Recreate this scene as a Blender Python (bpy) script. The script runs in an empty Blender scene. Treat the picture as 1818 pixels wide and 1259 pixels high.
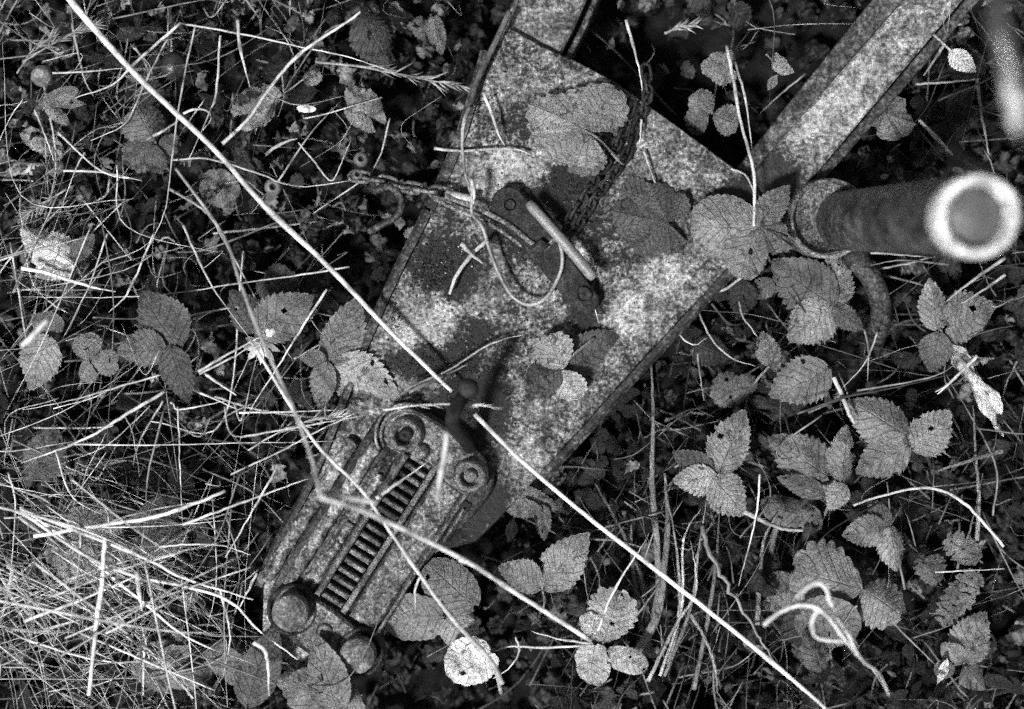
import bpy, math, random
from mathutils import Vector
import numpy as np

# ------------------------------------------------------------------ camera, sky, sun, exposure
S = bpy.context.scene
COL = S.collection
CAMH = 1.2
MPP = 0.0005                       # metres covered by one photo pixel at the height of the plate
cam_d = bpy.data.cameras.new("camera")
cam = bpy.data.objects.new("camera", cam_d); COL.objects.link(cam)
cam.location = (0, 0, CAMH); cam.rotation_euler = (0, 0, 0)
cam_d.sensor_width = 36.0; cam_d.lens = 36.0 * CAMH / (1818 * MPP)
cam_d.clip_start = 0.02; cam_d.clip_end = 100
cam_d.dof.use_dof = True; cam_d.dof.focus_distance = 1.195; cam_d.dof.aperture_fstop = 1.8
S.camera = cam

SUN_EL, SUN_AZ = math.radians(58), math.radians(222)      # light falls from the lower left of the picture
w = bpy.data.worlds.new("World"); S.world = w; w.use_nodes = True
nt = w.node_tree; nt.nodes.clear()
sky = nt.nodes.new("ShaderNodeTexSky"); sky.sky_type = 'NISHITA'; sky.sun_disc = False
sky.sun_elevation = SUN_EL; sky.sun_rotation = SUN_AZ
bw = nt.nodes.new("ShaderNodeRGBToBW"); bg = nt.nodes.new("ShaderNodeBackground"); wo = nt.nodes.new("ShaderNodeOutputWorld")
nt.links.new(sky.outputs[0], bw.inputs[0]); nt.links.new(bw.outputs[0], bg.inputs[0]); nt.links.new(bg.outputs[0], wo.inputs[0])
bg.inputs[1].default_value = 0.055
sd = bpy.data.lights.new("sun", 'SUN'); sd.energy = 2.9; sd.angle = math.radians(7); sd.color = (1, 1, 1)
sun = bpy.data.objects.new("sun", sd); COL.objects.link(sun)
dirv = Vector((math.sin(SUN_AZ) * math.cos(SUN_EL), math.cos(SUN_AZ) * math.cos(SUN_EL), math.sin(SUN_EL)))
sun.rotation_euler = dirv.to_track_quat('Z', 'Y').to_euler(); sun.location = dirv * 3
S.view_settings.view_transform = 'Standard'; S.view_settings.look = 'None'
S.view_settings.exposure = 1.05; S.view_settings.gamma = 1.0
S.render.engine = 'CYCLES'
S.cycles.use_denoising = False
S.cycles.use_adaptive_sampling = True; S.cycles.adaptive_threshold = 1.0; S.cycles.adaptive_min_samples = 9   # grainy like fast film
S.cycles.max_bounces = 4; S.cycles.diffuse_bounces = 2; S.cycles.glossy_bounces = 2; S.cycles.transmission_bounces = 2

# ------------------------------------------------------------------ helpers
def P(px, py, z=0.0):
    k = MPP * (CAMH - z) / CAMH
    return Vector(((px - 909) * k, -(py - 629.5) * k, z))

class MB:
    def __init__(s): s.v = []; s.f = []; s.uv = []; s.t = []
    def add(s, verts, faces, tone=0.5, uvs=None):
        n = len(s.v)
        s.v.extend([tuple(p) for p in verts])
        s.f.extend([tuple(n + i for i in f) for f in faces])
        s.uv.extend(uvs if uvs is not None else [(0.0, 0.0)] * len(verts))
        if isinstance(tone, (list, tuple)): s.t.extend(tone)
        else: s.t.extend([tone] * len(verts))

ROOT = {}
def link(name, mb, mat, parent=None, origin=None, smooth=True):
    if parent is not None: org = ROOT[parent.name]
    elif origin is not None: org = Vector(origin)
    else:
        a = np.array(mb.v); m = a.mean(axis=0); org = Vector((m[0], m[1], a[:, 2].min()))
    me = bpy.data.meshes.new(name)
    me.from_pydata([(x - org.x, y - org.y, z - org.z) for x, y, z in mb.v], [], mb.f)
    ca = me.color_attributes.new("tone", 'FLOAT_COLOR', 'POINT')
    t = np.array(mb.t, dtype=np.float32); c = np.stack([t, t, t, np.ones_like(t)], axis=1).ravel()
    ca.data.foreach_set("color", c)
    ul = me.uv_layers.new(name="leafuv")
    li = np.zeros(len(me.loops), dtype=np.int32); me.loops.foreach_get("vertex_index", li)
    uv = np.array(mb.uv, dtype=np.float32)[li]
    ul.data.foreach_set("uv", uv.ravel())
    if smooth: me.polygons.foreach_set("use_smooth", [True] * len(me.polygons))
    me.materials.append(mat)
    o = bpy.data.objects.new(name, me); COL.objects.link(o)
    if parent is not None: o.parent = parent
    else: o.location = org
    ROOT[o.name] = org
    return o

def empty(name, loc, label, cat, group=None):
    o = bpy.data.objects.new(name, None); COL.objects.link(o); o.location = loc
    o.empty_display_size = 0.02
    ROOT[o.name] = Vector(loc); tag(o, label, cat, group); return o

def tag(o, label, cat, group=None, kind=None):
    if label: o["label"] = label
    if cat: o["category"] = cat
    if group: o["group"] = group
    if kind: o["kind"] = kind
    return o

def catmull(pts, n):
    p = [Vector(q) for q in pts]
    if len(p) == 2: p = [p[0], (p[0] + p[1]) / 2, p[1]]
    ext = [p[0] * 2 - p[1]] + p + [p[-1] * 2 - p[-2]]
    out = []
    for i in range(1, len(ext) - 2):
        a, b, c, d = ext[i - 1:i + 3]
        for k in range(n):
            t = k / n
            out.append(0.5 * ((2 * b) + (-a + c) * t + (2 * a - 5 * b + 4 * c - d) * t * t + (-a + 3 * b - 3 * c + d) * t ** 3))
    out.append(ext[-2].copy())
    return out

def sweep(mb, path, radii, sides=6, flat=1.0, tone=0.5, closed=False, twist=0.0):
    n = len(path); vs = []; fs = []; uvs = []; tn = []
    for i, q in enumerate(path):
        if closed: T = path[(i + 1) % n] - path[i - 1]
        else: T = path[min(i + 1, n - 1)] - path[max(i - 1, 0)]
        T = T.normalized() if T.length > 1e-9 else Vector((1, 0, 0))
        side = T.cross(Vector((0, 0, 1)))
        if side.length < 1e-3: side = Vector((1, 0, 0))
        side.normalize(); up = side.cross(T)
        if twist:
            a = twist * i / n; side, up = side * math.cos(a) + up * math.sin(a), up * math.cos(a) - side * math.sin(a)
        r = radii[i] if not isinstance(radii, float) else radii
        for j in range(sides):
            a = 2 * math.pi * j / sides
            vs.append(q + side * math.cos(a) * r + up * math.sin(a) * r * flat)
            uvs.append((i / max(1, n - 1), j / sides))
            tn.append(tone[i] if isinstance(tone, list) else tone)
    m = n if closed else n - 1
    for i in range(m):
        for j in range(sides):
            a, b = i * sides + j, i * sides + (j + 1) % sides
            c, d = ((i + 1) % n) * sides + (j + 1) % sides, ((i + 1) % n) * sides + j
            fs.append((a, b, c, d))
    if not closed:
        fs.append(tuple(range(sides))[::-1]); fs.append(tuple((n - 1) * sides + j for j in range(sides)))
    mb.add(vs, fs, tn, uvs)

def stalk(mb, pts, w, tone, rng, z0=0.03, z1=None, flat=0.55, seg=6, sides=6, tipw=0.3, node=True, arch=0.0, wob=0.4):
    """pts are photo pixels; the heights run from z0 to z1"""
    if z1 is None: z1 = z0
    n = len(pts); q = []
    for i, p in enumerate(pts):
        t = i / (n - 1)
        z = p[2] if len(p) > 2 else z0 + (z1 - z0) * t + arch * math.sin(math.pi * t)
        q.append(P(p[0], p[1], z))
    path = catmull(q, seg); m = len(path); rad = []; tn = []
    ph = rng.uniform(0, 6); nodeat = rng.uniform(.25, .75)
    for i in range(m):
        t = i / (m - 1)
        r = w * MPP * .5 * (1 - (1 - tipw) * t ** 1.5) * (CAMH - path[i].z) / CAMH
        tk = 1.0
        if node and abs(t - nodeat) < .5 / m * 1.2: r *= 1.35; tk = .55
        elif node and abs(t - nodeat) < .06 and t > nodeat: r *= 1.15
        r *= 1 + .07 * math.sin(ph + 9 * t)
        rad.append(r); tn.append(tone * tk * (1 + .2 * math.sin(ph * 2 + 5 * t)))
        path[i] = path[i] + Vector((rng.gauss(0, 1), rng.gauss(0, 1), 0)) * MPP * wob
    sweep(mb, path, rad, sides, flat, tn)

# ---- leaves
def prof(kind, u):
    if kind == 'ras': return math.sin(math.pi * u ** .74) ** .82
    if kind == 'str': return max(0, math.sin(math.pi * min(1, u) ** 1.3)) ** .5
    if kind == 'rnd': return math.sqrt(max(0, 4 * u * (1 - u)))
    if kind == 'lan': return math.sin(math.pi * u ** .9) ** 1.1
    return math.sin(math.pi * u)

def leaf(mb, base, tip, wf=.8, kind='ras', tone=.1, roll=0.0, fold=.18, droop=.12, rng=random, hi=True, crumple=0.0, teeth=1.0):
    X = tip - base; L = X.length
    if L < 1e-5: return
    X = X / L
    side = Vector((0, 0, 1)).cross(X); side.normalize(); up = X.cross(side)
    cr, sr = math.cos(roll), math.sin(roll)
    side, up = side * cr + up * sr, up * cr - side * sr
    ph = [rng.uniform(0, 6.28) for _ in range(6)]
    def wave(u, v):
        z = .025 * math.sin(5 * u + ph[0]) * math.cos(2.2 * v + ph[1]) + .012 * math.sin(11 * u * (1 + .2 * v) + ph[2])
        if crumple:
            z += crumple * (math.sin(9 * u + 4 * v + ph[3]) * .6 + math.sin(15 * v - 7 * u + ph[4]) * .35 + math.sin(23 * u + ph[5]) * .2)
        return z
    vs = []; uvs = []; fs = []; tn = []
    if kind == 'palm':
        A = 150 * math.pi / 180; NA = 72 if hi else 30; R = 6 if hi else 3
        lobes = [(0, 1.0), (math.radians(52), .86), (-math.radians(52), .86), (math.radians(108), .6), (-math.radians(108), .6)]
        for i in range(NA + 1):
            phi = -A + 2 * A * i / NA
            best, off = 0, 0
            for pk, ln in lobes:
                d = phi - pk
                val = ln * max(0, math.cos(max(-1.5, min(1.5, d * 1.55)))) ** .45
                if val > best: best, off = val, d
            r = max(best, .5) * (1 + teeth * .07 * (abs(((phi * 8.5) % 1.0) - .5) * 2 - .5)) * (1 + .05 * math.sin(3 * phi + ph[5]))
            for j in range(R + 1):
                s = j / R
                u = s * r * math.cos(phi) * .92; y = s * r * math.sin(phi) * wf
                v = min(1, abs(off) * 1.6)
                z = -fold * .6 * (abs(math.sin(off * 1.6)) * s) - droop * s * s + wave(u, y) + .018 * math.cos(2 * math.pi * 6 * (s - .3 * v)) * s
                vs.append(base + X * (u * L) + side * (y * L) + up * (z * L)); uvs.append((s, v)); tn.append(tone)
        for i in range(NA):
            for j in range(R):
                a = i * (R + 1) + j; fs.append((a, a + R + 1, a + R + 2, a + 1))
        mb.add(vs, fs, tn, uvs); return
    nt_ = {'ras': 11, 'str': 7, 'rnd': 9, 'lan': 5}.get(kind, 8)
    amp = {'ras': .20, 'str': .18, 'rnd': .05, 'lan': .03}.get(kind, .08) * teeth
    N = nt_ * 5 if hi else nt_ + 3
    cols = [-1, -.86, -.66, -.44, -.22, 0, .22, .44, .66, .86, 1] if hi else [-1, -.5, 0, .5, 1]
    M = len(cols); asym = rng.uniform(-.12, .12); bendy = rng.uniform(-.09, .09); curl = rng.uniform(-.10, .16)
    holes = [(rng.uniform(.2, .95), rng.uniform(-1, 1), rng.uniform(.02, .06)) for _ in range(rng.choice([0, 0, 0, 1, 2]))] if hi else []
    for i in range(N + 1):
        u = .004 + .992 * i / N
        wd = prof(kind, u) * wf * .5
        for v in cols:
            ww = wd * (1 + asym * (1 if v > 0 else -1)); dx = 0
            if abs(v) == 1:
                f = (u * nt_ + (ph[0] if v > 0 else ph[1])) % 1.0
                if kind == 'ras' or kind == 'lan':
                    f2 = (u * nt_ * 2 + ph[2]) % 1.0
                    sh = (f ** 1.2) * .75 + f2 * .35
                    ww *= 1 + amp * (sh - .4); dx = .03 * sh * teeth
                else:
                    ww *= 1 + amp * (abs(math.sin(math.pi * f)) ** .7 - .5); dx = .02 * f * u
                    if kind == 'str' and u > .82: dx += .05 * math.sin(math.pi * f)
            # strawberry leaflets keep width at the blunt end
            y = v * ww
            x = u - (.10 * (v * v) * (1 - u) * (1 if kind in ('ras', 'rnd') else 0)) * .6 + dx * (1 if abs(v) == 1 else 0)
            av = abs(v)
            z = -fold * av * wd * 1.6 * (1 if fold > 0 else 1) - droop * u * u + wave(u, v * wd * 2)
            z += (.026 if hi else .0) * math.cos(2 * math.pi * 7.0 * (u - .30 * av)) * min(1, av * 3) * (1 - .6 * av) * (wd * 2)
            y += bendy * u * u; z += curl * av ** 3 * wd * 2
            vs.append(base + X * (x * L) + side * (y * L) + up * (z * L)); uvs.append((u, av)); tn.append(tone)
    for i in range(N):
        for j in range(M - 1):
            a = i * M + j
            if holes and any((i / N - hu) ** 2 + ((cols[j] - hv) * wf * .5) ** 2 < hr * hr for hu, hv, hr in holes): continue
            fs.append((a, a + M, a + M + 1, a + 1))
    mb.add(vs, fs, tn, uvs)

# ---- hard-surface helpers
def offset_poly(pts, d):
    n = len(pts); out = []
    area = sum(pts[i][0] * pts[(i + 1) % n][1] - pts[(i + 1) % n][0] * pts[i][1] for i in range(n))
    sgn = 1 if area > 0 else -1
    for i in range(n):
        a, b, c = Vector(pts[i - 1]), Vector(pts[i]), Vector(pts[(i + 1) % n])
        e1 = (b - a).normalized(); e2 = (c - b).normalized()
        n1 = Vector((-e1.y, e1.x)) * sgn; n2 = Vector((-e2.y, e2.x)) * sgn
        m = n1 + n2
        if m.length < 1e-6: m = n1
        m.normalize(); k = d / max(.35, m.dot(n1))
        out.append((b.x + m.x * k, b.y + m.y * k))
    return out

def rounded(pts, r=.25, it=2):
    for _ in range(it):
        out = []
        n = len(pts)
        for i in range(n):
            a, b = pts[i], pts[(i + 1) % n]
            out.append((a[0] + (b[0] - a[0]) * r, a[1] + (b[1] - a[1]) * r))
            out.append((a[0] + (b[0] - a[0]) * (1 - r), a[1] + (b[1] - a[1]) * (1 - r)))
        pts = out
    return pts

def prism(mb, poly, zt, zb, bev=1.5, tone=.5, px=True):
    """poly in photo pixels (of the height zt); sides vertical"""
    if px: poly = [tuple(P(x, y, zt)[:2]) for x, y in poly]; bev = bev * MPP
    n = len(poly); ins = offset_poly(poly, bev)
    vs = [(x, y, zb) for x, y in poly] + [(x, y, zt - bev) for x, y in poly] + [(x, y, zt) for x, y in ins]
    fs = []
    area = sum(poly[i][0] * poly[(i + 1) % n][1] - poly[(i + 1) % n][0] * poly[i][1] for i in range(n))
    for k in (0, n):
        for i in range(n):
            j = (i + 1) % n
            f = (k + i, k + j, k + n + j, k + n + i)
            fs.append(f if area > 0 else f[::-1])
    top = tuple(range(2 * n, 3 * n)); fs.append(top if area > 0 else top[::-1])
    bot = tuple(range(0, n)); fs.append(bot[::-1] if area > 0 else bot)
    mb.add(vs, fs, tone)

def lathe(mb, c, axis, prof_, seg=40, tone=.5):
    axis = Vector(axis).normalized(); a = axis.cross(Vector((0, 1, 0))).normalized(); b = axis.cross(a)
    vs = []; fs = []
    for r, h in prof_:
        for j in range(seg):
            t = 2 * math.pi * j / seg
            vs.append(c + axis * h + a * math.cos(t) * r + b * math.sin(t) * r)
    for i in range(len(prof_) - 1):
        for j in range(seg):
            k = (j + 1) % seg
            fs.append((i * seg + j, i * seg + k, (i + 1) * seg + k, (i + 1) * seg + j))
    fs.append(tuple((len(prof_) - 1) * seg + j for j in range(seg)))
    mb.add(vs, fs, tone)

# ------------------------------------------------------------------ materials (all neutral greys: the photograph is black and white)
class NT:
    def __init__(s, name):
        s.m = bpy.data.materials.new(name); s.m.use_nodes = True; s.t = s.m.node_tree; s.t.nodes.clear()
        s.out = s.n("ShaderNodeOutputMaterial")
        s.co = s.n("ShaderNodeTexCoord").outputs["Object"]
    def n(s, k): return s.t.nodes.new(k)
    def l(s, a, b): s.t.links.new(a, b)
    def math(s, op, a, b=None, c=None, clamp=False):
        m = s.n("ShaderNodeMath"); m.operation = op; m.use_clamp = clamp
        for i, x in enumerate((a, b, c)):
            if x is None: continue
            if isinstance(x, (int, float)): m.inputs[i].default_value = x
            else: s.l(x, m.inputs[i])
        return m.outputs[0]
    def noise(s, scale, detail=2.0, rough=.5, dist=0.0, co=None):
        m = s.n("ShaderNodeTexNoise"); m.inputs["Scale"].default_value = scale; m.inputs["Detail"].default_value = detail
        m.inputs["Roughness"].default_value = rough; m.inputs["Distortion"].default_value = dist
        s.l(co or s.co, m.inputs["Vector"]); return m.outputs[0]
    def rng(s, x, a, b, c, d, smooth=False):
        m = s.n("ShaderNodeMapRange"); m.interpolation_type = 'SMOOTHSTEP' if smooth else 'LINEAR'
        for i, v in enumerate((a, b, c, d)): m.inputs[i + 1].default_value = v
        s.l(x, m.inputs[0]); return m.outputs[0]
    def tone(s):
        a = s.n("ShaderNodeAttribute"); a.attribute_name = "tone"; return a.outputs["Fac"]
    def mixf(s, f, a, b):
        m = s.n("ShaderNodeMix"); m.data_type = 'FLOAT'
        for i, x in ((0, f), (2, a), (3, b)):
            if isinstance(x, (int, float)): m.inputs[i].default_value = x
            else: s.l(x, m.inputs[i])
        return m.outputs[0]
    def principled(s, col, rough=.6, spec=.3, metal=0.0, bump=None, bstr=.5, bdist=.001, transl=0.0):
        p = s.n("ShaderNodeBsdfPrincipled"); s.l(col, p.inputs["Base Color"])
        if isinstance(rough, (int, float)): p.inputs["Roughness"].default_value = rough
        else: s.l(rough, p.inputs["Roughness"])
        p.inputs["Specular IOR Level"].default_value = spec; p.inputs["Metallic"].default_value = metal
        if bump is not None:
            b = s.n("ShaderNodeBump"); b.inputs["Strength"].default_value = bstr; b.inputs["Distance"].default_value = bdist
            s.l(bump, b.inputs["Height"]); s.l(b.outputs[0], p.inputs["Normal"])
        if transl:
            t = s.n("ShaderNodeBsdfTranslucent"); s.l(col, t.inputs[0]); mx = s.n("ShaderNodeMixShader")
            mx.inputs[0].default_value = transl; s.l(p.outputs[0], mx.inputs[1]); s.l(t.outputs[0], mx.inputs[2])
            s.l(mx.outputs[0], s.out.inputs[0])
        else: s.l(p.outputs[0], s.out.inputs[0])
        return s.m

def mat_leaf():
    t = NT("leaf"); tone = t.tone()
    uvn = t.n("ShaderNodeUVMap"); uvn.uv_map = "leafuv"; sp = t.n("ShaderNodeSeparateXYZ"); t.l(uvn.outputs[0], sp.inputs[0])
    u, v = sp.outputs[0], sp.outputs[1]
    # side veins run forward from the midrib
    d = t.math('MULTIPLY_ADD', v, -.30, u)
    oi = t.n('ShaderNodeObjectInfo').outputs['Random']
    wob = t.math('MULTIPLY', t.math('SUBTRACT', t.noise(60, 2), .5), .10)
    f = t.math('FRACT', t.math('MULTIPLY', t.math('ADD', d, wob), t.math('MULTIPLY_ADD', oi, 3.5, 5.2)))
    dist = t.math('ABSOLUTE', t.math('SUBTRACT', f, .5))
    vein = t.rng(dist, .40, .5, 0, 1, True)
    mid = t.rng(v, 0.0, .05, 1, 0, True)
    f2 = t.math('FRACT', t.math('MULTIPLY', t.math('ADD', u, t.math('MULTIPLY', v, .8)), 23.0))
    net = t.rng(t.math('ABSOLUTE', t.math('SUBTRACT', f2, .5)), .3, .5, 0, .22, True)
    veins = t.math('MAXIMUM', t.math('MAXIMUM', vein, mid), net)
    big = t.rng(t.noise(38, 3, .55), .3, .72, .68, 1.3)
    med = t.rng(t.noise(230, 3, .6), .3, .7, .72, 1.28)
    grit = t.rng(t.noise(1050, 1.5, .7), .34, .66, .34, 1.66)
    spot = t.math('MULTIPLY', t.rng(t.noise(120, 2, .5, .4), .69, .74, 1.0, 1.7), t.rng(t.noise(75, 4, .7, .8), .60, .66, 1.0, .32))
    tn2 = t.math('MULTIPLY_ADD', t.n('ShaderNodeObjectInfo').outputs['Random'], .35, .78); c = t.math('MULTIPLY', t.math('MULTIPLY', tone, tn2), big); c = t.math('MULTIPLY', c, med); c = t.math('MULTIPLY', c, grit); c = t.math('MULTIPLY', c, spot)
    c = t.math('MULTIPLY', c, t.rng(veins, 0, 1, 1.02, .88)); c = t.math('MULTIPLY', c, 1.95)
    h = t.math('ADD', t.math('MULTIPLY', veins, -.55), t.math('MULTIPLY', t.noise(330, 3, .6), 1.1))
    return t.principled(c, .52, .35, bump=h, bstr=.9, bdist=.0022, transl=.18)

def mat_straw():
    t = NT("dry_straw"); tone = t.tone()
    c = t.math('MULTIPLY', tone, t.rng(t.noise(55, 3), .34, .66, .45, 1.3)); c = t.math('MULTIPLY', c, t.rng(t.noise(420, 2, .6), .58, .7, 1.0, .5))
    c = t.math('MULTIPLY', c, t.rng(t.noise(1050, 1.5), .34, .66, .55, 1.45))
    c = t.math('MINIMUM', c, .9)
    return t.principled(c, .45, .4, bump=t.noise(900, 1), bstr=.3, bdist=.0004)

def mat_litter():
    t = NT("dead_leaf_litter"); tone = t.tone()
    c = t.math('MULTIPLY', tone, t.rng(t.noise(90, 4, .6), .32, .7, .3, 1.8))
    c = t.math('MULTIPLY', c, t.rng(t.noise(1050, 1.5), .32, .68, .4, 1.6))
    return t.principled(c, .6, .3, bump=t.noise(300, 3), bstr=.8, bdist=.002, transl=.05)

def mat_soil():
    t = NT("dark_soil")
    a = t.noise(60, 6, .7); b = t.noise(700, 3, .7)
    c = t.math('MULTIPLY', t.rng(a, .4, .75, .003, .018), t.rng(b, .35, .75, .3, 2.4))
    return t.principled(c, .8, .2, bump=t.noise(240, 5, .7), bstr=1, bdist=.004)

def mat_rust(name, lo, hi, bias=.5, grit=1.0, blobs=(), rough=.6, spot=True, metal=.15, scale=1.0):
    """weathered plate: pale flaking paint and lichen over dark rust, with stains and painted shade from the blobs"""
    t = NT(name)
    big = t.noise(14 * scale, 4, .6, .6); med = t.noise(85 * scale, 6, .72, .8); fine = t.noise(300 * scale, 4, .7); gr = t.noise(1000, 1.5, .7)
    x = t.math('ADD', t.math('MULTIPLY', big, .75), t.math('MULTIPLY', med, .9)); x = t.math('ADD', x, t.math('MULTIPLY', fine, .95))
    x = t.math('SUBTRACT', x, 1.30 - bias + .5)                 # about -.3 .. .3 around the bias
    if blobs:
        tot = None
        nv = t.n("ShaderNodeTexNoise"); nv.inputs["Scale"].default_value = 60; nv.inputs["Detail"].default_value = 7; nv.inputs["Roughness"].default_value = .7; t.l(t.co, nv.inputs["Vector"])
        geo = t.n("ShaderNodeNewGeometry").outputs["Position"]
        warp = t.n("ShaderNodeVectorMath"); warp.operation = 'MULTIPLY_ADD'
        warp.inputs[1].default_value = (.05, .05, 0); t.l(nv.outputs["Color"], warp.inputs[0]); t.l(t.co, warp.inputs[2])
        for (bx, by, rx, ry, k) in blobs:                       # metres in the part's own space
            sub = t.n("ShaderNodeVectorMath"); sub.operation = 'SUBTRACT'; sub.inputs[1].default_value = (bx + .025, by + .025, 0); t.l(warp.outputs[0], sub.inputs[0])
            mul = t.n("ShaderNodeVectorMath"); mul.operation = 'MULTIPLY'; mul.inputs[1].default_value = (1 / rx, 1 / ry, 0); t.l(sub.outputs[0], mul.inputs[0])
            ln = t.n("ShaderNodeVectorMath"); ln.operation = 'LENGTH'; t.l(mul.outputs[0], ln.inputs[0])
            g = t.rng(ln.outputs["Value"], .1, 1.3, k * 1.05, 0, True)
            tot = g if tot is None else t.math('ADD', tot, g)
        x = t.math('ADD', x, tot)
    m = t.rng(x, -.17, .24, 0, 1)
    c = t.mixf(m, lo, hi); c = t.math('MULTIPLY', c, t.rng(t.noise(34 * scale, 3, .6, 1.0), .38, .66, .62, 1.18))
    c = t.math('MULTIPLY', c, t.rng(gr, .36, .64, 1 - .48 * grit, 1 + .48 * grit))
    c = t.math('MULTIPLY', c, t.rng(fine, .38, .64, .52, 1.35)); c = t.math('MULTIPLY', c, t.rng(med, .36, .6, .62, 1.2))
    if spot: c = t.math('MULTIPLY', c, t.rng(t.noise(240 * scale, 3, .6), .6, .68, 1, .45))
    mp = t.n("ShaderNodeMapping"); mp.inputs["Rotation"].default_value = (0, 0, math.radians(-52)); mp.inputs["Scale"].default_value = (1, .12, 1); t.l(t.co, mp.inputs[0])
    run = t.noise(95, 4, .6, .3, mp.outputs[0]); c = t.math('MULTIPLY', c, t.rng(run, .56, .68, 1.0, .5)); scr = t.noise(420, 2, .5, 0, mp.outputs[0]); c = t.math('MULTIPLY', c, t.rng(scr, .64, .70, 1.0, 1.5))
    h = t.math('ADD', t.math('MULTIPLY', med, .8), t.math('MULTIPLY', fine, .8))
    return t.principled(c, rough, .35, metal, bump=h, bstr=.8, bdist=.0016)

def mat_plain(name, v, rough=.5, metal=.3, var=.3, spec=.5):
    t = NT(name)
    c = t.math('MULTIPLY', t.rng(t.noise(120, 5, .65), .3, .7, v * (1 - var), v * (1 + var)), t.rng(t.noise(1000, 1.5), .34, .66, .45, 1.55))
    return t.principled(c, rough, spec, metal, bump=t.noise(350, 4, .7), bstr=.6, bdist=.0008)

def mat_smooth():
    t = NT("smooth_leaf"); c = t.math('MULTIPLY', t.tone(), t.rng(t.noise(30, 3), .3, .7, 1.0, 1.9)); c = t.math('MULTIPLY', c, t.rng(t.noise(1050, 1.5, .7), .34, .66, .5, 1.5))
    return t.principled(c, .6, .2, bump=t.noise(60, 3), bstr=.5, bdist=.004, transl=.15)
M_SMOOTH = mat_smooth()
M_LEAF, M_STRAW, M_LIT, M_SOIL = mat_leaf(), mat_straw(), mat_litter(), mat_soil()

# ------------------------------------------------------------------ ground
R = random.Random(11)
def ground_z(x, y):
    return -.135 + .012 * math.sin(x * 9 + 1) * math.cos(y * 8) + .008 * math.sin(23 * x + 5 * y) + .005 * math.sin(47 * y - 31 * x)
mb = MB(); G = 120; vs = []; fs = []
def gcoord(i):
    t = (i / G) * 2 - 1
    return t * .9 if abs(t) < .8 else math.copysign(.72 + (abs(t) - .8) * 24, t)
for i in range(G + 1):
    for j in range(G + 1):
        x, y = gcoord(i), gcoord(j); vs.append((x, y, ground_z(x, y) + R.uniform(-.004, .004)))
for i in range(G):
    for j in range(G):
        a = i * (G + 1) + j; fs.append((a, a + G + 1, a + G + 2, a + 1))
mb.add(vs, fs); tag(link("ground", mb, M_SOIL, origin=(0, 0, 0)), None, None, kind="structure")

# ------------------------------------------------------------------ the rusty trailer drawbar (one thing)
ORG = P(909, 640, -.12)
bar = empty("trailer_drawbar", ORG, "rusty flat trailer drawbar plate with welded tubes lying in the undergrowth", "trailer drawbar")
def wl(px, py, rx, ry, k):
    p = P(px, py, 0); return (p.x - ORG.x, p.y - ORG.y, rx * MPP, ry * MPP, k)
blobs = [wl(790, 470, 75, 60, -.55), wl(940, 400, 85, 70, -.45), wl(1010, 330, 60, 55, -.55), wl(760, 645, 80, 35, -.5), wl(830, 620, 50, 70, -.3), wl(925, 225, 85, 55, -.25),
         wl(905, 290, 80, 40, .32), wl(1180, 360, 60, 60, .1), wl(740, 570, 80, 60, .28), wl(860, 545, 60, 30, .1), wl(1200, 480, 80, 70, .2), wl(1120, 560, 70, 70, .22), wl(1090, 420, 70, 50, -.22),
         wl(930, 770, 60, 90, .12), wl(825, 735, 80, 65, -.6), wl(880, 700, 40, 60, -.2), wl(860, 880, 80, 60, -.2), wl(1310, 350, 70, 40, -.35), wl(980, 100, 90, 40, -.1), wl(800, 900, 120, 200, -.2), wl(500, 950, 70, 130, .15), wl(1040, 540, 40, 60, -.4)]  # the strongest dark blob, at the locking lever, is painted shadow
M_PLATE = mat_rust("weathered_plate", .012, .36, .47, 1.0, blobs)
M_TUBE = mat_rust("flaking_tube", .03, .36, .53, 1.0, [wl(1370, 310, 80, 70, -.5), wl(1330, 360, 60, 60, -.4), wl(1480, 190, 110, 110, .15)])
M_TUBE2 = mat_rust("dull_tube", .04, .26, .5, .8)
M_EDGE = mat_rust("rusty_edge", .025, .17, .42, .9)
M_DARK = mat_rust("dark_iron", .006, .060, .46, .8, (), .6, False, .1, 2.0)
M_MID = mat_rust("worn_iron", .040, .30, .5, .8, (), .55, False, .1, 2.0)
M_PALE = mat_rust("bright_worn_rim", .5, .85, .6, .2, (), .4, False, .2, 1.0)
M_RIDGE = mat_rust("worn_ridge", .05, .42, .52, .9)
M_DOME = mat_rust("bolt_dome", .10, .24, .55, .7, (), .7, True, 0, 1.5)
M_CAST = mat_rust("cast_iron_body", .030, .27, .49, .9, (), .5, True, .2, 1.3)

plate = [(905, 50), (965, 84), (1030, 112), (1092, 146), (1180, 208), (1262, 268), (1334, 322), (1354, 352), (1352, 402), (1300, 468), (1130, 650), (962, 838), (880, 928), (845, 962), (760, 985), (728, 1020), (700, 1070), (668, 1178),
         (610, 1215), (520, 1190), (466, 1120), (468, 1040), (505, 960), (560, 860), (612, 738), (652, 622), (708, 496), (772, 372), (830, 236), (874, 90)]
mb = MB(); prism(mb, plate, 0.0, -.006, 2); PL = link("deck_plate", mb, M_PLATE, bar, smooth=False)
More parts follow.
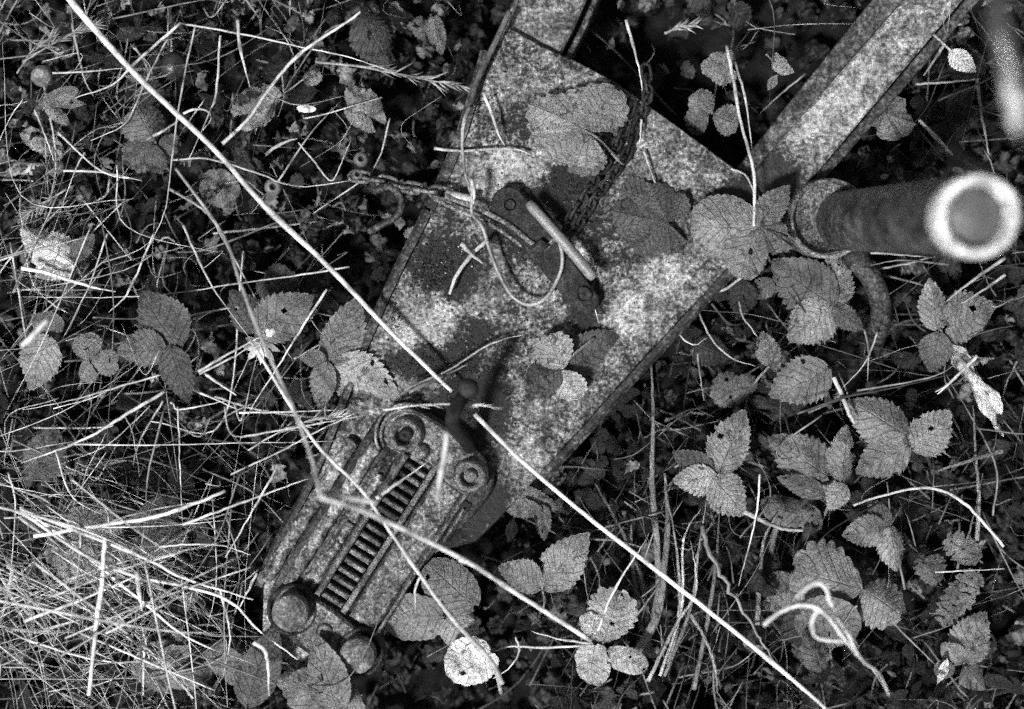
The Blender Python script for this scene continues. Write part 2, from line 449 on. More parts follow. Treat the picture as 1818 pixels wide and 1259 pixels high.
# folded-down edges of the plate
def lip(name, pts, wpx, zt, zb, mat, seg=4):
    m_ = MB(); top = [Vector(P(x, y, zt)) for x, y in pts]; n = len(top); vs = []; fs = []
    top = catmull(top, seg); n = len(top)
    for i, q in enumerate(top):
        T = (top[min(i + 1, n - 1)] - top[max(0, i - 1)]); T.z = 0; T.normalize(); nn = Vector((T.y, -T.x, 0))
        jit = R.uniform(-.0005, .0005)
        o1 = nn * (wpx * MPP)
        pr = [(Vector((0, 0, 0)), .0004), (o1 * .55, .0001), (o1 * .9, -.003), (o1, zb - zt), (o1 * .75, zb - zt), (o1 * .7, -.006), (Vector((0, 0, 0)), -.0055)]
        for off, dz in pr: vs.append(q + off + Vector((jit, jit, dz)))
    k = 7
    for i in range(n - 1):
        for j in range(k):
            a, b = i * k + j, i * k + (j + 1) % k; fs.append((a, a + k, b + k, b))
    m_.add(vs, fs); return link(name, m_, mat, bar, smooth=False)
lip("plate_edge", [(1298, 470), (1210, 566), (1110, 674), (1030, 764), (958, 842)][::1], -20, .0028, -.045, M_EDGE)
lip("plate_edge", [(872, 92), (828, 240), (772, 372)], 22, .0028, -.05, M_EDGE)
lip("plate_edge", [(766, 378), (706, 498), (650, 624)], 20, .0028, -.05, M_EDGE)
lip("plate_edge", [(640, 650), (606, 740), (556, 862), (500, 962), (464, 1044)], 16, .0028, -.05, M_EDGE)
lip("plate_edge", [(1352, 404), (1346, 420), (1300, 468)], -10, .0028, -.04, M_EDGE)
# side member: the right-hand square tube, under the plate
def tubebox(name, poly, zt, zb, mat, bev=4):
    m_ = MB(); prism(m_, poly, zt, zb, bev); return link(name, m_, mat, bar, smooth=False)
tubebox("frame_rail", [(1300, 348), (1332, 312), (1700, -108), (1800, -108), (1392, 376), (1350, 430)], -.008, -.055, M_TUBE)
tubebox("rail_flange", [(1290, 322), (1516, 40), (1640, -110), (1698, -110), (1330, 318)], -.022, -.03, M_EDGE, 2)
tubebox("rail_flange", [(1396, 382), (1412, 376), (1560, 210), (1830, -106), (1804, -106), (1420, 345), (1388, 380)], -.020, -.06, M_EDGE, 2)
tubebox("cross_tube", [(884, 62), (905, 20), (960, -110), (1090, -110), (1020, 48), (992, 104), (950, 120)], -.010, -.055, M_TUBE2)
tubebox("cross_flange", [(998, 110), (1030, 48), (1100, -110), (1112, -110), (1040, 52), (1006, 116)], -.016, -.06, M_EDGE, 2)
# ---- coupling head, own frame: s along, t across
C1 = Vector((778, 808)); ax = Vector((-.537, .843)); nx = Vector((.843, .537))
def ST(s, t): q = C1 + ax * s + nx * t; return (q.x, q.y)
def strect(s0, s1, t0, t1): return [ST(s0, t0), ST(s0, t1), ST(s1, t1), ST(s1, t0)]
cpl = []
mb = MB(); prism(mb, rounded([ST(-42, -112), ST(-58, -40), ST(-46, 60), ST(-20, 112), ST(40, 118), ST(150, 84), ST(340, 74), ST(412, 100), ST(424, 40), ST(420, -60), ST(402, -112), ST(340, -128), ST(60, -128), ST(0, -128)], .22), .010, .0006, 4)
M_BODY = mat_rust("groove_shade_casting", .008, .10, .46, .8, (), .6, True, .1, 1.6)  # dark base colour paints the shade in the grooves between ribs and rails
head = link("coupling_head", mb, M_BODY, bar, smooth=False); tag(head, None, None)
def sub(name, mb, mat, smooth=False): return link(name, mb, mat, head, smooth=smooth)
# end bosses
mb = MB(); prism(mb, rounded([ST(-44, -96), ST(-50, 0), ST(-40, 80), ST(0, 104), ST(36, 92), ST(34, 30), ST(18, -10), ST(36, -60), ST(36, -100), ST(0, -112)], .22), .022, .008, 5); sub("end_plate", mb, M_CAST)
mb = MB(); prism(mb, rounded([ST(336, -104), ST(330, -20), ST(344, 70), ST(372, 106), ST(410, 86), ST(418, 0), ST(408, -88), ST(372, -112)], .22), .022, .008, 5); sub("end_plate", mb, M_CAST)
# rails
def bar3(name, s0, s1, t0, t1, zt, mat, zb=.008, bev=2.2):
    m_ = MB(); prism(m_, strect(s0, s1, t0, t1), zt, zb, bev); return sub(name, m_, mat)
bar3("slide_rail", 30, 326, -53, -43, .030, M_MID)
bar3("slide_rail", 10, 328, 3, 13, .030, M_MID)
for k in range(17):                                       # rack teeth
    s = 22 + k * 18.2; bar3("rack_tooth", s, s + 9.5, -41, 1, .022 + R.uniform(-.001, .001), M_CAST, .008, 2.4)
# recessed side panels and ridges
bar3("side_panel", 34, 326, 20, 72, .0150, M_CAST, .009, 3)
bar3("side_rib", 24, 330, 76, 82, .021, M_MID, .009, 2)
bar3("slot_shade", 42, 132, 84, 98, .0125, M_DARK, .009, 2)  # raised dark strip, its colour standing in for the shade of a recess
bar3("side_rib", 56, 124, 88, 93, .016, M_MID, .009, 2)
def hammered(name, s0, s1, t0, t1, z0, amp, ns=46, ntt=14, seed=1, edge=.006):
    rr = random.Random(seed); m_ = MB(); vs = []; fs = []
    ph = [rr.uniform(0, 6) for _ in range(6)]
    for i in range(ns + 1):
        for j in range(ntt + 1):
            a, b = i / ns, j / ntt
            x, y = ST(s0 + (s1 - s0) * a, t0 + (t1 - t0) * b)
            z = z0 + amp * (math.sin(a * 17 + ph[0]) * math.cos(b * 5 + ph[1]) * .5 + math.sin(a * 31 + b * 7 + ph[2]) * .3 + math.sin(b * 12 + ph[3]) * .4)
            z -= edge * (1 - min(1, 8 * min(a, 1 - a))) + edge * .5 * (1 - min(1, 5 * min(b, 1 - b)))
            vs.append(P(x, y, z))
    for i in range(ns):
        for j in range(ntt):
            q = i * (ntt + 1) + j; fs.append((q, q + 1, q + ntt + 2, q + ntt + 1))
    m_.add(vs, fs); return sub(name, m_, M_CAST, True)
hammered("side_panel", 44, 330, -88, -57, .0150, .0022, seed=3)
def ridge(name, s0, s1, t, wpx, z, mat, seed):
    rr = random.Random(seed); pts = []
    n = 22
    for i in range(n + 1):
        s = s0 + (s1 - s0) * i / n; x, y = ST(s, t + rr.uniform(-1, 1)); pts.append(P(x, y, z + rr.uniform(-.0008, .0008)))
    m_ = MB(); sweep(m_, pts, [wpx * MPP * (.5 + .06 * rr.uniform(-1, 1)) for _ in pts], 10, .8, .5); return sub(name, m_, mat, True)
ridge("side_rib", 42, 338, -103, 24, .0140, M_RIDGE, 5)
ridge("side_rib", 60, 352, -141, 26, .0045, M_RIDGE, 6)
ridge("side_rib", 84, 140, -68, 13, .0150, M_RIDGE, 7)
ridge("side_rib", 185, 235, -66, 15, .0150, M_RIDGE, 8)
# bolts
def bolt(s, t, R_, kind):
    c = P(*ST(s, t), .022); r = R_ * MPP; m_ = MB()
    if kind == 'ring':
        lathe(m_, c, (0, 0, 1), [(r * 1.12, -.006), (r * 1.12, .001), (r * .98, .008), (r * .84, .0105), (r * .7, .010), (r * .58, .005), (r * .5, -.001)], 44)
        b = sub("bolt", m_, M_MID, True)
        m2 = MB(); lathe(m2, c, (0, 0, 1), [(r * .42, -.002), (r * .42, .003), (r * .34, .006), (r * .12, .007), (r * .05, .004)], 30); return sub("bolt_core", m2, M_DARK if s < 20 and t < 0 else M_MID, True)
    else:
        lathe(m_, c, (0, 0, 1), [(r * 1.45, -.012), (r * 1.42, -.002), (r * 1.25, .002), (r * 1.18, -.001), (r * 1.06, -.008)], 40); sub("bolt_collar", m_, M_DARK, True)
        m2 = MB(); lathe(m2, c, (0, 0, 1), [(r, -.006), (r, .0100), (r * .998, .0118), (r * .985, .0132), (r * .955, .0141), (r * .92, .0145), (r * .88, .0152), (r * .6, .0168), (r * .3, .0177), (r * .05, .0180)], 40); return sub("bolt", m2, M_DOME, True)
bolt(0, -68, 29, 'ring'); bolt(0, 68, 28, 'ring'); bolt(372, -70, 32, 'dome'); bolt(372, 70, 31, 'dome')
for rr_ in (44, 54):                                      # curved ribs round the first bolt
    c = ST(0, -68); pts = [P(c[0] + rr_ * math.cos(a), c[1] + rr_ * math.sin(a), .023 - (rr_ - 44) * .0005) for a in [math.radians(150 + i * 8) for i in range(18)]]
    m_ = MB(); sweep(m_, pts, 5 * MPP * .6, 8, 1, .5); sub("curved_rib", m_, M_CAST, True)
m_ = MB(); lathe(m_, P(*ST(10, -28), .022), (0, 0, 1), [(13 * MPP, -.004), (13 * MPP, .003), (9 * MPP, .006), (2 * MPP, .007)], 24); sub("rivet", m_, M_MID, True)
m_ = MB(); lathe(m_, P(*ST(374, -2), .0225), (0, 0, 1), [(16 * MPP, -.002), (15 * MPP, .0005), (12 * MPP, .0002), (11 * MPP, -.004), (1 * MPP, -.004)], 24); sub("bolt_hole", m_, M_DARK, True)
# locking lever with a round knob on the upper end
m_ = MB(); pts = [P(840, 806, .012), P(826, 782, .035), P(806, 756, .075), P(806, 732, .095), P(824, 700, .085)]
pth = catmull(pts, 5); sweep(m_, pth, [MPP * (13 - 4 * abs(i / len(pth) - .5)) for i in range(len(pth))], 14, .8, .5); lv = link("locking_lever", m_, mat_plain("lever_iron", .016, .9, .0, .6, .1), bar)
m_ = MB(); lathe(m_, P(832, 690, .085), (0, 0, 1), [(10 * MPP, -.010), (16 * MPP, -.004), (17 * MPP, .002), (15 * MPP, .006), (11 * MPP, .009), (5 * MPP, .0105), (1 * MPP, .011)], 30); link("knob", m_, mat_plain("knob_iron", .03, .85, .0, .5, .1), lv)
# ---- jack post standing upright at the right, leaning out of the plate
jb = P(1484, 392, -.04); jt = P(1735, 384, .31); jd = (jt - jb).normalized(); JL = (jt - jb).length; r = .0268
m_ = MB(); prof_ = [(r, 0)]
for i in range(1, 24): prof_.append((r * (1 + .001 * math.sin(i * 2.1)), JL * i / 24 - .004))
prof_.append((r, JL - .012)); lathe(m_, jb, jd, prof_, 56); jp = link("jack_post", m_, mat_rust("scuffed_post", .03, .16, .5, .6, (), .4, True, .3, .7), bar)
m_ = MB(); lathe(m_, jb + jd * (JL - .020), jd, [(r * 1.0, 0), (r * 1.05, .004), (r * 1.08, .014), (r * 1.06, .021), (r * 1.0, .0255), (r * .88, .0262), (r * .76, .023), (r * .72, .012), (r * .70, .002), (r * .1, .000)], 56); link("post_cap", m_, M_PALE, jp)
m_ = MB(); lathe(m_, jb + jd * (JL - .006), jd, [(r * .72, -.008), (r * .71, .0), (r * .55, .002), (r * .1, .003)], 40); link("cap_plug", m_, mat_plain("grey_plug", .085, .5, .2, .3), jp)
cq = P(1472, 388, .004); m_ = MB(); lathe(m_, cq, jd, [(r * 1.33, -.03), (r * 1.33, .0), (r * 1.26, .003), (r * 1.17, .0), (r * 1.14, -.01)], 56); link("post_collar", m_, M_MID, jp)
m_ = MB(); prism(m_, rounded([(1330, 330), (1400, 330), (1440, 322), (1520, 326), (1530, 450), (1480, 456), (1400, 440), (1345, 400)], .2), -.024, -.05, 3); link("post_bracket", m_, M_EDGE, bar)
# crank handle of the post, close to the lens at the right edge
m_ = MB(); pth = catmull([P(1880, 330, .40), P(1856, 280, .45), P(1826, 200, .49), P(1790, 110, .50), P(1772, 30, .50), P(1780, -80, .48)], 8)
sweep(m_, pth, [MPP * 12 for i in range(len(pth))], 16, 1, .5); ck = link("crank_handle", m_, mat_plain("greased_steel", .09, .3, .5, .3), jp)
m_ = MB(); pth = catmull([P(1782, 130, .50), P(1800, 180, .505), P(1806, 240, .50)], 6); sweep(m_, pth, [MPP * (3 + 7 * math.sin(math.pi * i / (len(pth) - 1))) for i in range(len(pth))], 16, 1, .5); link("handle_grip", m_, M_PALE, jp)
# bent drain pipe by the post
m_ = MB(); pth = catmull([P(1496, 425, -.035), P(1522, 462, -.025), P(1550, 500, -.02), P(1564, 545, -.03), P(1556, 592, -.06), P(1540, 640, -.10)], 7)
sweep(m_, pth, [MPP * 19] * len(pth), 18, 1, .5); hp = link("bent_pipe", m_, mat_rust("dull_pipe", .012, .11, .5, .7, (), .55, False, .1, 1.2), bar)
m_ = MB(); a, b = P(1512, 448, -.025), P(1524, 466, -.022); sweep(m_, [a, a * .5 + b * .5, b], [MPP * 23] * 3, 18, 1, .5); link("pipe_collar", m_, M_DARK, hp)
# pivoting lever plate with a hole, a pivot bolt and a rod on it
lvpoly = []
ca, cb = Vector((903, 362)), Vector((1040, 534)); d = (cb - ca).normalized(); nn = Vector((-d.y, d.x))
for i in range(13):
    a = math.pi * (.5 + i / 12); q = ca + d * 31 * math.cos(a) + nn * 31 * math.sin(a); lvpoly.append((q.x, q.y))
for i in range(13):
    a = -math.pi * .5 + math.pi * i / 12; q = cb + d * 24 * math.cos(a) + nn * 24 * math.sin(a); lvpoly.append((q.x, q.y))
m_ = MB(); prism(m_, lvpoly, .017, .003, 3); lp = link("pivot_lever", m_, M_DARK, bar, smooth=False)
m_ = MB(); lathe(m_, P(1036, 524, .017), (0, 0, 1), [(15 * MPP, 0), (15 * MPP, .002), (11 * MPP, .003), (10 * MPP, .001), (4 * MPP, .001), (1 * MPP, .003)], 28); link("pivot_bolt", m_, M_DARK, lp)
m_ = MB(); lathe(m_, P(905, 364, .0172), (0, 0, 1), [(11 * MPP, -.001), (10.5 * MPP, .0012), (8.5 * MPP, .0010), (8 * MPP, -.010), (1 * MPP, -.010)], 24); link("lever_hole", m_, mat_plain("black_hole_rim", .004, .8, 0, .1, .1), lp)
m_ = MB(); pth = catmull([P(938, 360, .026), P(985, 412, .030), P(1022, 455, .030), P(1054, 494, .026)], 6)
sweep(m_, pth, [MPP * (9.5 if 0 < i < len(pth) - 1 else 7) for i in range(len(pth))], 12, 1, .5); link("push_rod", m_, mat_plain("pale_rod", .2, .5, .2, .3), lp)
m_ = MB(); prism(m_, [(938, 440), (960, 424), (976, 436), (956, 452)], .024, .004, 2); link("rod_clip", m_, M_DARK, lp)

# ------------------------------------------------------------------ chains
def chain(label, path_px, z, mat, llen=30, wid=15, wire=5.5, zf=None):
    pts = [P(x, y, z if zf is None else zf(i)) for i, (x, y) in enumerate(path_px)]
    path = catmull(pts, 14); d = [0]
    for i in range(1, len(path)): d.append(d[-1] + (path[i] - path[i - 1]).length)
    def at(s):
        for i in range(1, len(path)):
            if d[i] >= s: t = (s - d[i - 1]) / max(1e-9, d[i] - d[i - 1]); return path[i - 1].lerp(path[i], t)
        return path[-1].copy()
    root = empty("safety_chain", path[0], label, "chain", "chains on the drawbar")
    pitch = (llen - wire * 2) * MPP; n = int(d[-1] / pitch)
    for k in range(n):
        a, b = at(k * pitch), at((k + 1) * pitch); T = (b - a).normalized(); c = (a + b) / 2
        tilt = math.radians(20 if k % 2 == 0 else 68) + R.uniform(-.2, .2)
        side = T.cross(Vector((0, 0, 1))).normalized(); up = side.cross(T); side = side * math.cos(tilt) + up * math.sin(tilt)
        h = llen * MPP / 2; wv = wid * MPP / 2; ring = []
        for i in range(20):
            an = 2 * math.pi * i / 20; cx, sx = math.cos(an), math.sin(an)
            ring.append(c + T * (h - wv) * (1 if cx > 0 else -1) * min(1, abs(cx) * 6) + T * wv * cx + side * wv * sx)
        m_ = MB(); sweep(m_, ring, wire * MPP / 2, 7, 1, .5, closed=True); link("chain_link", m_, mat, root)
chain("dark rusty chain running down the plate behind the big three-part leaf", [(1146, 120), (1150, 170), (1128, 225), (1110, 280), (1060, 345), (1025, 400), (985, 432)], .009, M_DARK, 32, 17, 6.5)
chain("second dark chain strand lying left of the first near the lever", [(1122, 180), (1112, 215), (1092, 262), (1062, 310), (1022, 372), (1000, 420)], .012, M_DARK, 32, 17, 6.5)
chain("rusty chain crossing the left edge of the plate towards the lever", [(626, 312), (668, 318), (712, 330), (760, 338), (800, 346), (850, 372)], .012, M_MID, 44, 20, 7, zf=lambda i: [-.03, -.02, -.005, .012, .013, .012][i])
def rodthing(name, label, cat, pts, wpx, mat, z=None, group=None, sides=10, tone=.5):
    m_ = MB(); pth = catmull([P(*p) if len(p) == 3 else P(p[0], p[1], z) for p in pts], 8)
    sweep(m_, pth, [wpx * MPP / 2 * (1 + .04 * math.sin(i * 1.7)) for i in range(len(pth))], sides, 1, tone)
    return tag(link(name, m_, mat), label, cat, group)
rodthing("iron_hook", "curved rusty iron hook hanging off the left side of the plate", "hook", [(664, 340, -.012), (692, 332, -.004), (712, 352, -.002), (706, 382, -.008), (680, 398, -.014), (655, 412, -.02)], 13, M_EDGE)
rodthing("long_shackle", "long narrow iron loop linking chain and lever", "shackle", [(800, 352, .016), (852, 372, .018), (905, 400, .018), (945, 432, .018), (968, 438, .018), (985, 425, .018)], 9, M_MID)
rodthing("long_shackle", "thin iron strand lying just below the long loop", "shackle", [(770, 352, .010), (810, 372, .012), (850, 388, .012), (890, 410, .014), (930, 438, .014), (950, 444, .014)], 7, M_MID)
rodthing("wooden_peg", "short pale wooden peg wedged under the chain on the plate edge", "peg", [(792, 345, .013), (815, 350, .014), (842, 356, .014)], 17, M_STRAW, tone=.42)
rodthing("cable", "bent pale cable looping in a U across the middle of the plate", "cable", [(836, 318, .035), (838, 345, .034), (838, 378, .030), (852, 396, .024), (860, 412, .022), (868, 440, .021), (884, 482, .020), (908, 524, .019), (938, 541, .019), (970, 528, .02), (994, 486, .021), (998, 452, .022), (988, 420, .021), (972, 400, .018)], 6.5, M_STRAW, tone=.27)
rodthing("bark_twig", "dark bark twig along the upper left edge of the plate", "twig", [(905, 20, .010), (884, 66, .010), (862, 112, .012), (845, 150, .012), (834, 190, .014)], 11, M_LIT, tone=.07)

# ------------------------------------------------------------------ leafy plants, one thing per plant
LR = random.Random(5)
def plant(name, cat, label, c, leaves, petiole=None, z=-.02, group=None, pw=4.0, ptone=.16, mat=None):
    root = empty(name, P(c[0], c[1], -.13), label, cat, group)
    for L_ in leaves:
        kind, b, t, wf, tone = L_[:5]; opt = L_[5] if len(L_) > 5 else {}
        zb = z + opt.get('zb', 0); zt = z + opt.get('zt', LR.uniform(-.006, .004))
        m_ = MB(); leaf(m_, P(b[0], b[1], zb), P(t[0], t[1], zt), wf * (.9 if kind == 'ras' else 1), kind, tone * LR.uniform(.8, 1.15), math.radians(opt.get('roll', LR.uniform(-20, 20))), opt.get('fold', LR.uniform(.1, .38)), opt.get('droop', LR.uniform(.0, .22)), LR, True, opt.get('cr', .02) * LR.uniform(.8, 2.0), opt.get('teeth', 1.0))
        link("leaflet", m_, mat or M_LEAF, root)
    if petiole:
        m_ = MB(); n = len(petiole); zend = -.12
        if any(len(p) > 2 for p in petiole): pts = [P(*p) for p in petiole]
        else: pts = [P(p[0], p[1], z - .001 + (zend - z) * (i / (n - 1)) ** 1.6 * .8) for i, p in enumerate(petiole)]
        pth = catmull(pts, 6); sweep(m_, pth, [pw * MPP / 2 * (1 + .3 * i / len(pth)) for i in range(len(pth))], 7, 1, ptone)
        link("petiole", m_, M_LEAF, root)
    return root
BR, ST_ = "bramble_plant", "strawberry_plant"
G1, G2 = "young bramble plants around the drawbar", "wild strawberry plants around the drawbar"
def br(label, c, leaves, pet=None, z=-.02, **k): return plant(BR, "bramble", label, c, leaves, pet, z, G1, **k)
def sb(label, c, leaves, pet=None, z=-.02, **k): return plant(ST_, "strawberry plant", label, c, leaves, pet, z, G2, **k)

sb("large pale three-part leaf lying over the upper part of the deck plate", (1040, 232),
   [('palm', (1046, 233), (936, 180), .86, .115, dict(fold=.1, droop=.1, teeth=1.3)), ('str', (1040, 228), (1090, 155), 1.1, .12), ('str', (1040, 236), (1026, 310), 1.0, .095)],
   [(1038, 232, .034), (1060, 245, .03), (1085, 270, .018), (1105, 292, .006)], .034, pw=5, ptone=.15)
plant("hop_leaf", "hop leaf", "big pleated rounded leaf over the right corner of the plate", (1290, 410),
   [('rnd', (1348, 402), (1230, 408), .95, .13, dict(teeth=1.2, cr=.02)), ('rnd', (1345, 400), (1312, 492), .85, .125, dict(teeth=1.2, cr=.02)), ('ras', (1350, 398), (1400, 326), .72, .105), ('palm', (1352, 402), (1412, 440), .7, .10, dict(teeth=1.3))],
   [(1345, 400, .03), (1352, 430, .0), (1370, 470, -.08)], .032)
br("dim lobed leaf lying almost flat right of the lever on the plate", (1140, 380),
   [('palm', (1185, 395), (1085, 375), .9, .06, dict(teeth=1.2, zb=0, zt=-.004)), ('str', (1165, 360), (1095, 335), .8, .055, dict(zb=-.002, zt=-.006))], None, .014)
sb("small three-part leaf standing on the middle of the plate", (995, 655),
   [('str', (1000, 655), (972, 596), 1.1, .15), ('rnd', (992, 656), (938, 682), 1.1, .052, dict(teeth=.8, droop=.0)), ('str', (996, 658), (1026, 708), .95, .24)],
   [(997, 655, .022), (1020, 628, .018), (1055, 600, .008)], .022, ptone=.2)
br("dark shaded leaf right of the small three-part leaf near the plate edge", (1080, 625), [('ras', (1018, 652), (1112, 592), .8, .055)], None, .010)
sb("pair of small crimped strawberry leaves in the dark gap above the plate", (1262, 200),
   [('str', (1264, 200), (1234, 164), 1.0, .11), ('str', (1258, 204), (1218, 222), 1.1, .075), ('str', (1266, 204), (1312, 218), 1.15, .125)], [(1264, 202), (1272, 150), (1280, 110)], -.02)
sb("ragged pale leaf at the top hung with withered stalks", (1275, 112), [('palm', (1295, 118), (1245, 118), .8, .12, dict(cr=.05)), ('lan', (1290, 112), (1298, 85), .6, .14)], [(1290, 115), (1300, 80), (1305, 40)], -.01)
plant("fallen_leaf", "fallen leaf", "small pale two-lobed leaf hanging alone in black shadow by the right rail", (1380, 125),
   [('ras', (1388, 128), (1378, 92), .8, .2, dict(cr=.03)), ('ras', (1378, 120), (1412, 128), .7, .22), ('lan', (1382, 132), (1363, 158), .5, .2)], [(1376, 112, -.02), (1360, 96, -.02)], -.02, pw=2.5)
plant("fallen_leaf", "fallen leaf", "smooth grey lobed leaf right of the upper rail", (1600, 210), [('palm', (1572, 200), (1632, 222), .9, .12, dict(teeth=.8, cr=.02)), ('ras', (1575, 205), (1565, 168), .6, .04)], [(1632, 215), (1665, 250), (1690, 275)], -.03, ptone=.3)
plant("fallen_leaf", "fallen leaf", "bright curled leaf at the top right beside the blurred crank", (1710, 105), [('ras', (1690, 92), (1732, 128), .7, .36, dict(cr=.04))], [(1690, 92, -.02), (1672, 75, -.02), (1650, 55, -.02)], -.02, ptone=.3)
br("speckled dark bramble leaf with white flecks under the jack post", (1475, 540),
   [('ras', (1478, 540), (1368, 470), .85, .075, dict(cr=.04)), ('ras', (1482, 540), (1493, 446), .85, .135, dict(roll=0)), ('ras', (1472, 543), (1404, 604), 1.05, .095), ('ras', (1480, 545), (1536, 582), .75, .085)], [(1478, 541), (1500, 560), (1525, 600), (1540, 650)], -.02)
br("small dim leaf below the plate corner", (1350, 515), [('ras', (1372, 500), (1325, 528), .8, .06)], None, -.05)
br("pale upright bramble leaf at the right edge with a dark lower leaflet", (1672, 585),
   [('ras', (1665, 584), (1656, 494), .72, .15), ('ras', (1682, 580), (1782, 552), .95, .095), ('ras', (1668, 592), (1652, 660), .9, .085)], [(1670, 586), (1690, 620), (1720, 690)], -.01)
br("rounded bramble leaf beside a big pleated leaf in the right thicket", (1370, 640),
   [('ras', (1366, 648), (1358, 588), .8, .12), ('rnd', (1370, 645), (1412, 640), .9, .075, dict(teeth=.6))], [(1366, 650), (1340, 680), (1310, 730)], -.03)
br("big dark pleated leaf in the middle of the right thicket", (1425, 685), [('ras', (1470, 655), (1378, 716), .98, .088, dict(cr=.02))], [(1468, 655), (1500, 640)], -.015)
sb("two dim scalloped leaflets in shadow left of the pleated leaf", (1325, 705), [('str', (1326, 706), (1264, 684), .95, .075), ('str', (1328, 704), (1322, 664), 1.0, .075), ('ras', (1330, 706), (1380, 722), .5, .03)], [(1326, 706), (1320, 760)], -.05)
br("large flat bramble leaf of three at the far right", (1612, 780),
   [('ras', (1608, 774), (1516, 704), .86, .125), ('ras', (1622, 796), (1692, 732), .9, .13), ('ras', (1612, 792), (1524, 838), .82, .115)], [(1612, 782), (1640, 800), (1660, 850)], -.01, ptone=.08)
br("bright bramble leaf of three right of the plate's lower corner", (1272, 845),
   [('ras', (1280, 836), (1326, 728), .74, .16), ('ras', (1270, 846), (1196, 862), .85, .155), ('ras', (1268, 850), (1328, 912), .95, .13), ('ras', (1262, 842), (1196, 800), .7, .07)], [(1272, 846), (1262, 890), (1270, 950)], -.01)
br("crumpled bramble leaf of three in the right thicket's centre", (1480, 850),
   [('ras', (1470, 846), (1370, 774), .78, .085, dict(cr=.05)), ('ras', (1494, 852), (1510, 756), .62, .12, dict(cr=.03)), ('ras', (1500, 862), (1470, 905), .9, .16), ('ras', (1462, 880), (1384, 842), .5, .09)], [(1482, 852), (1470, 900), (1440, 960)], -.015)
br("small leaf of three below the large flat one", (1577, 935),
   [('ras', (1578, 932), (1542, 886), .8, .105), ('ras', (1573, 940), (1496, 952), .82, .12), ('ras', (1580, 938), (1602, 1014), .78, .125)], [(1578, 936), (1600, 900), (1615, 880)], -.02)
br("torn holed leaf with a thick stalk in the right thicket", (1400, 895), [('rnd', (1440, 915), (1352, 900), .6, .09, dict(cr=.06)), ('rnd', (1432, 900), (1456, 945), .7, .08, dict(cr=.05))], [(1385, 920), (1372, 960), (1358, 1040)], -.035, pw=10, ptone=.08)
sb("wide scalloped strawberry leaf left of a narrower one at lower right", (1532, 1045),
   [('str', (1532, 1046), (1412, 1012), .95, .13, dict(teeth=1.4)), ('str', (1534, 1046), (1606, 1094), 1.0, .14, dict(teeth=1.4))], [(1532, 1046), (1520, 1075), (1500, 1110)], -.005, ptone=.12)
br("moth-eaten spotted leaf behind the wide scalloped leaf", (1370, 1055), [('rnd', (1415, 1035), (1352, 1075), .95, .095, dict(cr=.05))], None, -.04)
plant("bindweed_leaf", "bindweed leaf", "dark oval leaf with a pale rim behind the bent blurred stalk", (1468, 1110), [('rnd', (1420, 1088), (1522, 1132), .88, .085, dict(teeth=.4)), ('ras', (1460, 1190), (1432, 1118), .8, .07, dict(cr=.04))], [(1470, 1130), (1480, 1200)], .0)
def fern(label, c, fr, z, tone=.1):
    root = empty("fern_plant", P(c[0], c[1], -.13), label, "fern", "feathery plants at the right edge")
    for (b, t, n, wd) in fr:
        m_ = MB(); b_, t_ = Vector(b), Vector(t); d_ = t_ - b_; nn_ = Vector((-d_.y, d_.x)).normalized()
        stalk(m_, [b, ((b[0] + t[0]) / 2 + 2, (b[1] + t[1]) / 2), t], 3, tone, LR, z, z - .004)
        for i in range(n):
            f = (i + 1) / (n + .6); q = b_ + d_ * f; ll = wd * math.sin(math.pi * (f * .8 + .15)) ** .7
            for sgn in (-1, 1):
                e = q + nn_ * sgn * ll + d_.normalized() * ll * .45
                leaf(m_, P(q.x, q.y, z + .001), P(e.x, e.y, z - LR.uniform(0, .006)), .62, 'ras', tone * LR.uniform(.8, 1.3), LR.uniform(-.3, .3), .2, .1, LR, False, .05, 2.5)
        link("frond", m_, M_LEAF, root)
fern("feathery fern-like leaf fronds at the lower right edge", (1735, 1010), [((1742, 1008), (1668, 1108), 8, 30), ((1746, 1000), (1680, 955), 6, 28)], -.015, .12)
fern("smaller dim feathery frond left of the others", (1650, 1000), [((1672, 1040), (1632, 990), 5, 24), ((1668, 1030), (1660, 985), 5, 18)], -.03, .09)
br("veined bramble leaf in the bottom right corner", (1712, 1172),
   [('ras', (1712, 1174), (1758, 1090), .86, .105), ('ras', (1708, 1176), (1672, 1142), .9, .1), ('ras', (1716, 1182), (1752, 1222), .95, .12), ('rnd', (1690, 1180), (1662, 1200), 1, .1)], [(1712, 1176), (1700, 1230)], -.005)
plant("fallen_leaf", "fallen leaf", "small glaring white scrap of leaf in the bottom right corner", (1676, 1190), [('lan', (1682, 1168), (1668, 1216), .34, .6, dict(cr=.10))], None, .004)
plant("fallen_leaf", "fallen leaf", "long bleached dead leaf at the right edge under grass", (1730, 670), [('lan', (1684, 605), (1745, 690), .34, .30, dict(cr=.10)), ('lan', (1725, 660), (1790, 770), .32, .38, dict(cr=.10)), ('lan', (1690, 640), (1770, 640), .25, .2, dict(cr=.1))], None, -.035)
sb("upright pale fan-shaped leaf with a stalk crossing it at the bottom", (1068, 1135),
   [('str', (1072, 1140), (1104, 1052), .95, .19, dict(teeth=1.3)), ('str', (1068, 1138), (1040, 1090), .7, .30)], [(1070, 1140), (1080, 1180)], .0)
sb("curled light leaf with a bright rim below the fan-shaped leaf", (1050, 1180), [('rnd', (1056, 1146), (1042, 1218), .9, .26, dict(cr=.05)), ('rnd', (1080, 1160), (1150, 1186), .62, .22, dict(cr=.05))], [(1060, 1146), (1068, 1138)], .0)
